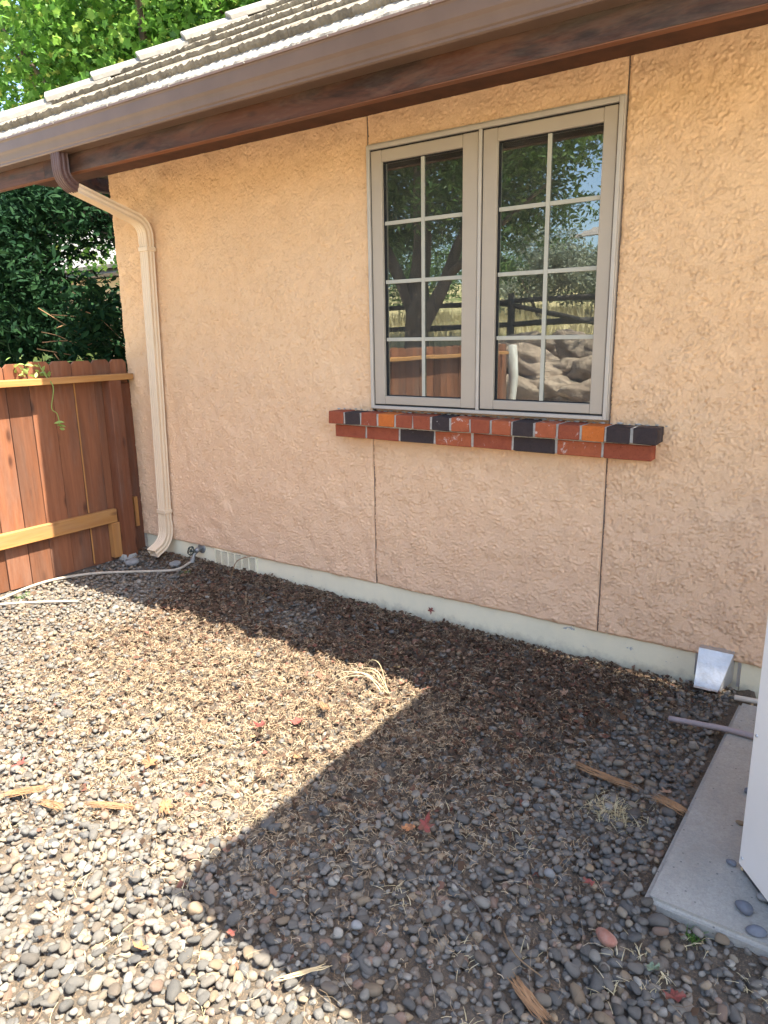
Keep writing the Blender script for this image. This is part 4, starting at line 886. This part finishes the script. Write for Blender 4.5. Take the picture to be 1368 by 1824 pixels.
stone(-.20, 1.87, .068, (.013, .010, .007), 'pebbleblue', 'small flat pebble on the slab left of the condenser corner', 8)
stone(-.16, 2.44, .071, (.012, .010, .010), 'pebbleblue', 'dark pebble on the slab just in front of the grey conduit', 9)
stone(-.60, 1.60, .038, (.014, .011, .010), 'pebblewhite', 'small white stone left of the slab corner in the shade', 10)
stone(-.93, 1.17, .036, (.017, .012, .009), 'pebblewhite', 'pale oval stone in shade near the bottom edge', 11)
stone(-1.30, .98, .038, (.022, .016, .014), 'pebbletan', 'buff oval stone just left of the shadow tip', 12, .2)
stone(-3.66, 2.86, .045, (.04, .03, .022), 'pebblewhite', 'whitish stone lying under the tap by the foundation', 13, .4)
stone(-3.95, 2.74, .040, (.045, .035, .025), 'pebblewhite', 'largest pale stone in the corner below the downspout', 14, 1.)
bm = bmesh.new(); add_box(bm, (-.018, -.005, 0), (.018, .005, .007), .002); o = bm_obj('wood_chip', bm, 'chip'); o.location = (-.158, 1.865, .063); o.rotation_euler = (0, 0, .2); tag(o, 'pale wood chip on the slab next to the condenser', 'wood chip')
# stalks, twigs, weeds
def stalk(pts, r, mat, label, cat, name):
    bm = bmesh.new(); add_tube(bm, spline([gpos(x, y, z) for x, y, z in pts], 6), r, 6); return tag(bm_obj(name, bm, mat, origin=gpos(pts[0][0], pts[0][1], 0), smooth=True), label, cat)
o = bpy.data.objects.new('dry_stalk_clump', None)
bm = bmesh.new()
for k in range(8):
    b = Vector(gpos(-1.56+random.uniform(-.02, .02), 2.20+random.uniform(-.02, .02), .0)); L = random.uniform(.14, .26); a = math.radians(random.uniform(165, 215)); h = random.uniform(.05, .12)
    add_tube(bm, spline([b, b+Vector((math.cos(a)*L*.3, math.sin(a)*L*.3, h)), b+Vector((math.cos(a)*L*.7, math.sin(a)*L*.7, h*1.05)), b+Vector((math.cos(a)*L, math.sin(a)*L, h*.5))], 5), [.0018*(1-.03*i) for i in range(16)], 5)
tag(bm_obj('dry_stalk_clump', bm, 'drygrass', origin=gpos(-1.56, 2.2, 0), smooth=True), 'clump of arching dry straw stalks catching the light at the eave shadow edge', 'dry plant')
bm = bmesh.new(); add_tube(bm, spline([gpos(-3.2, 2.90, .0), gpos(-3.17, 2.93, .10), (-3.10, 2.985, .155)], 6), .003, 6); tag(bm_obj('twig', bm, 'strip_bark', origin=gpos(-3.2, 2.9, 0)), 'thin bare twig leaning on the foundation vent', 'twig')
stalk([(-2.9, 2.72, .03), (-2.82, 2.66, .05), (-2.72, 2.56, .03)], .002, 'straw', 'thin curved twig on the shaded gravel under the left part of the wall', 'twig', 'twig')
stalk([(-.83, 1.44, .03), (-.72, 1.40, .035), (-.64, 1.33, .03)], .0028, 'greylog', 'dark crooked twig in the shaded gravel at the lower middle', 'twig', 'twig')
stalk([(-.62, 1.36, .03), (-.56, 1.30, .045), (-.49, 1.29, .03)], .0018, 'straw', 'long thin stem curving over shaded pebbles at the bottom', 'twig', 'twig')
blades('dry_grass', [(-.60, 2.02), (-.56, 1.98), (-.53, 2.0), (-.50, 1.97), (-.58, 1.95)], 55, .05, 'drygrass', 'low mat of dry bleached grass in the shade left of the slab', 'dry grass', spread=.06, lean=1.6)
blades('sparse_dry_grass', [(random.uniform(-2.4, 0), random.uniform(.6, 1.75)) for _ in range(60)]+[(-.74, 1.72), (-.70, 1.68), (-.2, 1.3), (-.1, 1.55), (-.05, 1.52), (-.36, 1.35)], 9, .045, 'drygrass', 'thin wisps of dry grass between the pebbles', 'dry grass', spread=.03, lean=1.5)
blades('weed_tuft', [(-.235, 1.60)], 60, .035, 'weed', 'small fresh green weed tuft at the front edge of the slab', 'weed', None, .018, .0011, 1.2)
blades('weed_tuft', [(-4.0, 2.03)], 60, .045, 'weed', 'small green weed in the sun at the foot of the fence', 'weed', None, .04, .0016, 1.2)
blades('weed_tuft', [(-3.50, 2.80)], 60, .05, 'leaf_olive', 'dull green weed under the tap against the mulch', 'weed', None, .04, .0014, 1.2)

# ================================================================== TREES AND SHRUBS
def leaf_shape(kind):
    if kind == 'maple':
        V = [(0, 0, 0)]; n = 15
        for k in range(n):
            t = 2*math.pi*k/n; rad = 1.0 if k % 3 == 0 else (.72 if k % 3 == 1 else .60); V.append((rad*math.cos(t), rad*math.sin(t), .12*rad*math.sin(3*t)-.1*rad*rad))
        F = [(0, k+1, (k+1) % n+1) for k in range(n)]
    else:
        V = [(-1, 0, 0), (-.35, .42, .10), (.35, .38, .06), (1, 0, -.15), (.35, -.38, .06), (-.35, -.42, .10), (0, 0, -.02)]; F = [(6, 1, 0), (6, 2, 1), (6, 3, 2), (6, 4, 3), (6, 5, 4), (6, 0, 5)]
    return np.array(V, float), np.array(F)
def rand_rot(n, rs, flat=.9):
    az = rs.rand(n)*2*np.pi; R1 = np.zeros((n, 3, 3)); c, s = np.cos(az), np.sin(az); R1[:, 0, 0] = c; R1[:, 0, 1] = -s; R1[:, 1, 0] = s; R1[:, 1, 1] = c; R1[:, 2, 2] = 1
    return np.einsum('nij,njk->nik', rotz_tilt(n, flat, rs), R1)
def crown(name, blobs, nleaf, size, kind, mat, parent, rs, flat=.6, vc=.5, cl=.35):
    # leaves gathered in sprays inside uneven blobs, most of them towards the blob's outside
    V0, F0 = leaf_shape(kind); B = np.array(blobs); wgt = B[:, 3]**2; wgt = wgt/wgt.sum(); ncl = nleaf//14
    bi = rs.choice(len(B), ncl, p=wgt); d = rs.randn(ncl, 3); d /= np.linalg.norm(d, axis=1)[:, None]
    rad = B[bi, 3]*(vc+(1.05-vc)*rs.rand(ncl)**.6)*(1+.15*rs.randn(ncl)); C = B[bi, :3]+d*rad[:, None]*np.array([1, 1, .8])
    P = np.repeat(C, 14, 0)+rs.randn(ncl*14, 3)*cl*np.array([1, 1, .6])*size*4
    n = len(P); s = size*(.45+.85*rs.rand(n)); R = rand_rot(n, rs, flat); S = np.stack([s, s*(.95 if kind == 'maple' else .8), s], 1)
    V, F = bulk([V0], F0, P, R, S); me = mesh_np(name, V, F); o = link(name, me, mat, parent); o.location = -world_of(parent); return C
def limbs(parent, segs, mat='bark', name='trunk'):
    bm = bmesh.new()
    for pts, r0, r1 in segs:
        sp = spline(pts, 5); n = len(sp); sp = [p+Vector((random.uniform(-1, 1), random.uniform(-1, 1), 0))*r1*.35 for p in sp]
        add_tube(bm, sp, [r0+(r1-r0)*i/(n-1) for i in range(n)], 9)
    o = bm_obj(name, bm, mat, None, smooth=True, origin=tuple(parent.location)); o.parent = parent; o.location = (0, 0, 0)
rs = np.random.RandomState(5)
# sunlit maple behind the roof, top left
t1 = empty('maple_tree', (-10.0, 8.2, 0), 'bright yellow green maple tree in full sun rising behind the roof', 'tree')
bl = [(-10.2+rs.randn()*2.2, 8.6+rs.randn()*1.4, H+4.9+rs.randn()*1.3, rs.uniform(.75, 1.35)) for _ in range(46)]
bl += [(-8.4, 8.0, H+5.2, 1.1), (-7.6, 8.4, H+5.6, .9), (-12.6, 7.6, H+4.2, 1.2), (-13.3, 8., H+5.6, 1.3), (-12, 7, H+3.6, 1.0), (-11.2, 7.3, H+4.3, 1.0), (-6.9, 8.3, H+5.1, .6)]
bl += [(-10.5+rs.randn()*2.6, 10.5+rs.randn()*1.0, H+5.0+rs.randn()*1.6, rs.uniform(.9, 1.5)) for _ in range(30)]
crown('crown', bl, 80000, .066, 'maple', 'leaf_maple', t1, rs, .75, .6, .9)
limbs(t1, [([(-10, 8.4, 0), (-10.1, 8.5, 2.2), (-10.3, 8.5, 4.5), (-10.6, 8.6, 7)], .24, .06), ([(-10.1, 8.5, 2.6), (-9.2, 8.2, 4.6), (-8.0, 8.2, 6.6)], .12, .025), ([(-10.1, 8.5, 2.4), (-11.6, 8, 4.4), (-13, 7.8, 6.2)], .13, .03), ([(-10.2, 8.5, 3.8), (-9.4, 7.6, 5.6), (-9, 7.2, 7)], .09, .02), ([(-11.3, 8.1, 4.2), (-11.6, 7.4, 5.4), (-12.2, 7, 6.4)], .06, .015)])
# dark ash-leaved shrub behind the fence
t2 = empty('dark_shrub', (-5.6, 4.0, 0), 'dense dark green leafy shrub in shade behind the fence and under the eave', 'shrub')
bl = []
for _ in range(110):
    y = rs.uniform(3.1, 4.9); xr = rs.uniform(-1.92, -1.47); x = xr*y*(1 if y > 3.6 else 1.05); z = rs.uniform(-.35, .37)*y; 
    if xr > -1.64 and .08 < z/y < .28: continue
    if xr > -1.52 and z/y > .10: continue
    if x > -4.5: x = -4.5-rs.rand()*.3
    bl.append((x, y, H+z, rs.uniform(.22, .40)))
bl += [(-6.9, 4.1, H+1.2, .6), (-7.4, 3.9, H+.5, .7), (-6.6, 3.6, H-.2, .6), (-6.2, 4.2, H+1.0, .4)]
for y_ in (3.3, 3.55, 3.8, 4.1):
    for z_ in (-.35, -.18, 0., .2): bl.append((-1.485*y_+rs.uniform(-.08, .06), y_, H+z_, .26))
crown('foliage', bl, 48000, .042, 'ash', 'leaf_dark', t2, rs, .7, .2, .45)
limbs(t2, [([(-5.6, 4.0, 0), (-5.7, 4.0, .8), (-5.9, 4.1, 1.8)], .05, .02), ([(-5.6, 4.0, .1), (-5.1, 3.7, .9), (-4.9, 3.6, 1.6)], .035, .01), ([(-5.6, 4, .2), (-6.4, 3.9, 1.2), (-6.8, 4, 2.2)], .04, .012)])
# bare grey twigs in front of the shrub
tw = empty('bare_twigs', (-5.0, 3.05, H-.3), 'tangle of bare pale twigs hanging in front of the dark shrub', 'twigs')
bm = bmesh.new()
for k in range(9):
    a = Vector((-5.15+random.uniform(-.25, .15), 3.15+random.uniform(-.2, .2), H+random.uniform(-.1, .25))); b = a+Vector((random.uniform(.05, .35), random.uniform(.0, .35), random.uniform(-.30, .02))); m_ = (a+b)/2+Vector((0, 0, random.uniform(-.02, .08)))
    add_tube(bm, spline([a, m_, b], 5), [.004*(1-.07*i) for i in range(11)], 5)
o = bm_obj('twig_spray', bm, 'strip_bark', None, origin=tuple(tw.location)); o.parent = tw; o.location = (0, 0, 0)
# vine tendril and leaves hanging over the fence top
vn = empty('hanging_vine', (-4.1, 2.35, H-.20), 'pale green vine sprig trailing over the top rail of the fence', 'vine')
bm = bmesh.new(); add_tube(bm, spline([(-4.19, 2.40, H-.10), (-4.12, 2.40, H-.185), (-4.06, 2.41, H-.26), (-4.07, 2.39, H-.38), (-4.07, 2.42, H-.42), (-4.07, 2.43, H-.5)], 6), .0028, 6); o = bm_obj('stem', bm, 'vine', None, origin=tuple(vn.location)); o.parent = vn; o.location = (0, 0, 0)
V0, F0 = leaf_shape('ash'); pl = []; 
for k in range(26): pl.append((-4.13+random.uniform(-.05, .05), 2.33+random.uniform(-.09, .09), H-.165+random.uniform(-.03, .05)))
pl += [(-4.06, 2.43, H-.49), (-4.06, 2.42, H-.47), (-4.06, 2.435, H-.51)]
for k in range(60): pl.append((-4.26+random.uniform(-.05, .02), random.choice([2.05, 2.2, 2.45, 2.72, 2.78])+random.uniform(-.1, .1), H-.12+random.uniform(-.05, .06)))
pl = np.array(pl); n = len(pl); V, F = bulk([V0], F0, pl, rand_rot(n, rs, .8), np.full((n, 3), .024)*(.6+.7*rs.rand(n))[:, None]); o = link('leaves', mesh_np('leaves', V, F), 'vine', vn); o.location = -vn.location

# ================================================================== NEIGHBOUR HOUSE (seen under the eave)
nh = empty('neighbour_house', (-18, 13, 0), 'low tan neighbouring house with pale sunlit roof seen beyond the shrub', 'house')
box('wall', (-26, 12.6, 0), (-12, 20, H+1.65), 'neigh_wall', nh, 0)
npch = .45; na = math.atan(npch)
for k in range(16):
    bm = bmesh.new(); add_box(bm, (-27, 0, 0), (-10.5, .42, .10), .006); o = bm_obj('shingle_course', bm, 'neigh_roof', nh); o.rotation_euler = (na, 0, 0); o.location = Vector((0, 12.0+k*.34, H+1.80+k*.34*npch+.02))-nh.location
bm = bmesh.new(); prism_x(bm, [(12.0, H+1.70), (17.6, H+1.70+5.6*npch), (21, H+1.70)], -27, -10.5); bm_obj('roof', bm, 'neigh_roof', nh, origin=(-18, 14, 2))
wd = box('window', (-20, 12.55, H-.3), (-18.5, 12.59, H+.6), 'rubber', nh, 0); 

# ================================================================== OPPOSITE SIDE (reflected in the panes)
bt = empty('shade_tree', (-6.7, -4.6, land_z(-6.7, -4.6)), 'large dark trunked shade tree reflected in the left window sash', 'tree')
z0 = land_z(-6.7, -4.6)-.2
limbs(bt, [([(-6.7, -4.6, z0), (-6.75, -4.6, 1.4), (-6.7, -4.7, 2.6), (-6.9, -4.9, 5)], .27, .10), ([(-6.7, -4.6, 1.5), (-6.2, -4.8, 2.5), (-5.6, -5, 4.2)], .16, .05), ([(-6.75, -4.6, 1.7), (-7.3, -4.5, 2.9), (-8.2, -4.4, 4.4)], .14, .04), ([(-6.3, -4.75, 2.3), (-5.4, -4.6, 2.9), (-4.4, -4.6, 3.6)], .08, .02)])
bl = [(-6.4+rs.randn()*2.0, -5.2+rs.randn()*1.4, H+3.2+abs(rs.randn())*1.5, rs.uniform(.6, 1.1)) for _ in range(46)]
bl += [(rs.uniform(-8.8, -4.2), rs.uniform(-6.6, -4.4), H+rs.uniform(1.7, 3.6), rs.uniform(.6, .95)) for _ in range(60)]
bl += [(-5.3, -5.2, H+1.95, .7), (-4.6, -5.6, H+2.3, .8), (-6.0, -5.6, H+1.7, .6), (-7.6, -5.2, H+1.6, .7), (-8.2, -5, H+1.0, .6), (-4.0, -5.4, H+2.2, .6), (-5.0, -6.2, H+1.6, .6)]
bl = [b for b in bl if not (b[0]/(6-b[1]) > -.43 and (b[2]-H)/(6-b[1]) < .25)]
crown('crown', bl, 75000, .060, 'ash', 'leaf_olive', bt, rs, .6, .3, .5)
for k, (x, y, sc_, mt, lb) in enumerate([(-7.2, -11.0, 1.2, 'leaf_silver', 'rounded silvery shrub on the slope, reflected in the middle of the right sash'), (-5.5, -12.2, 1.0, 'leaf_silver', 'paler silvery shrub beside the first, reflected at the right'), (-5.6, -13.2, 1.25, 'leaf_olive', 'green bush on the slope below the far roof, reflected at the right edge'), (-11.0, -11.5, 1.5, 'leaf_olive', 'green bush behind the shade tree trunk, reflected in the left sash'), (-13.5, -10.5, 1.3, 'leaf_silver', 'silvery bush far left on the slope, reflected in the left sash'), (-9.0, -13.5, 1.5, 'leaf_olive', 'tall green bush on the slope between the silvery ones')]):
    zz = land_z(x, y); e = empty('hillside_shrub', (x, y, zz), lb, 'shrub', 'shrubs on the slope opposite the house')
    bl = [(x+rs.randn()*.5*sc_, y+rs.randn()*.5*sc_, zz+.5*sc_+abs(rs.randn())*.45*sc_, rs.uniform(.25, .5)*sc_) for _ in range(14)]
    crown('foliage', bl, 9000, .055, 'ash', mt, e, rs, .8, .3, .6); limbs(e, [([(x, y, zz-.1), (x+.1, y, zz+.5), (x, y+.1, zz+1.0)], .06, .02), ([(x, y, zz), (x-.3, y, zz+.5), (x-.5, y+.1, zz+1.0)], .05, .02)])
# log rail fence on the slope
lf = empty('log_rail_fence', (-7, -6.9, land_z(-7, -6.9)), 'weathered grey log rail fence on the grassy slope, reflected in the window', 'fence')
for (a, b, r) in (((-14, -6.6, H+.10), (-8.4, -6.8, H+.14), .05), ((-8.4, -6.8, H+.12), (-3.6, -7.0, H+.22), .05), ((-3.6, -7, H+.2), (2, -7.1, H+.2), .05), ((-14, -6.65, H+.52), (-8.4, -6.85, H+.55), .045), ((-8.4, -6.85, H+.55), (-3.6, -7.05, H+.62), .045), ((-3.6, -7, H+.6), (2, -7.1, H+.6), .045), ((-6.4, -6.9, H+.56), (-3.9, -6.9, H+.05), .045)):
    a, b = Vector(a), Vector(b); bm = bmesh.new(); add_tube(bm, [a+(b-a)*t+Vector((0, 0, random.uniform(-.02, .02))) for t in (0, .2, .4, .6, .8, 1)], [r*random.uniform(.85, 1.15) for _ in range(6)], 9); bm_obj('log_rail', bm, 'greylog', lf, origin=tuple((a+b)/2), smooth=True)
for x in (-14, -11.2, -8.4, -6.1, -3.6, -.8, 2): 
    bm = bmesh.new(); add_tube(bm, [(x, -6.9, land_z(x, -6.9)-.1), (x+.02, -6.9, H+.3), (x, -6.9, H+.72)], [.075, .07, .06], 9); bm_obj('post', bm, 'greylog', lf, origin=(x, -6.9, H), smooth=True)
bm = bmesh.new(); add_tube(bm, [(-4.12, -2.78, -.05), (-4.14, -2.8, .4), (-4.10, -2.8, .9), (-4.13, -2.82, 1.32)], [.075, .06, .065, .055], 10); tag(bm_obj('bleached_post', bm, 'drift', None, origin=(-4.12, -2.78, 0), smooth=True), 'bleached rough log post at the far end of the fence, reflected in the right sash', 'post')
# boulders of the rockery
rb = np.random.RandomState(9); V3, F3 = ico(4)
rows_ = (('bottom', -3.7, .22, .40), ('second', -4.05, .60, .34), ('third', -4.4, .93, .32), ('top', -4.7, 1.20, .24))
ords = 'first second third fourth fifth sixth seventh eighth ninth tenth eleventh twelfth thirteenth'.split()
def fbm(W, rs_, n=3):
    d = np.zeros(len(W))
    for o_ in range(n):
        f = 1.6*2.1**o_
        for q in range(4): d += (.10/1.7**o_)*np.sin(W@(rs_.randn(3)*f)+rs_.rand()*6)
    return d
for row, (rn, y, z, rr) in enumerate(rows_):
    x = -6.3+row*.22; k = 0
    while x < -1.2 and k < 12:
        r = rr*rb.uniform(.65, 1.3); d = 1+fbm(V3, rb); W = V3*d[:, None]*np.array([1.5, .85, .60])*r
        o = link('boulder', mesh_np('boulder', W, F3, True), 'boulder'); o.location = (x+r, y+rb.uniform(-.12, .12), z+rb.uniform(-.07, .07)); o.rotation_euler = (rb.uniform(-.4, .4), rb.uniform(-.4, .4), rb.uniform(-.7, .7)); x += r*1.65
        tag(o, 'brown boulder, %s from the left in the %s row of the reflected rockery' % (ords[k], rn), 'boulder', 'boulders of the rockery'); k += 1
# far house on the slope
fz = land_z(-6, -20)
fh_ = empty('far_house', (-5, -20, fz), 'house with brown grey shingle roof up the slope, reflected in the right sash', 'house')
box('wall', (-8.6, -26, fz-.5), (2, -19, H+3.2), 'neigh_wall', fh_, 0)
for k in range(20):
    y = -18.2-k*.27; z = H+3.0+k*.27*.42; bm = bmesh.new(); L0 = -9.3+k*.20; add_box(bm, (L0, 0, 0), (3, .32, .04), .004); o = bm_obj('shingle_course', bm, 'far_roof', fh_); o.rotation_euler = (-math.atan(.42), 0, 0); o.location = Vector((0, y-.3, z+.02+.126))-fh_.location
bm = bmesh.new(); prism_x(bm, [(-18.3, H+2.95), (-23.6, H+2.95+5.3*.42), (-27, H+2.95)], -5.3, 3); bm_obj('roof', bm, 'far_roof', fh_, origin=(-5, -22, 5))
box('window', (-7.5, -18.99, H+1.4), (-6.2, -18.94, H+2.4), 'rubber', fh_, 0)
# dry grass on the slope
rg = np.random.RandomState(4); n = 14000; gxs = rg.uniform(-13, 1, n); gys = rg.uniform(-14, -5.2, n); gzs = np.array([land_z(a, b) for a, b in zip(gxs, gys)])
V0 = np.array([[-.012, 0, 0], [.012, 0, 0], [.006, .05, .2], [-.004, .05, .2], [.03, .12, .38]]); F0 = np.array([[0, 1, 2], [0, 2, 3], [3, 2, 4]])
V, F = bulk([V0], F0, np.stack([gxs, gys, gzs-.01], 1), rotz_tilt(n, .2, rg), np.full((n, 3), 1.)*rg.uniform(.4, 1.1, n)[:, None])
tag(link('meadow_grass', mesh_np('meadow_grass', V, F), 'drygrass'), 'pale dry meadow grass on the slope opposite the house', 'dry grass', kind='stuff')
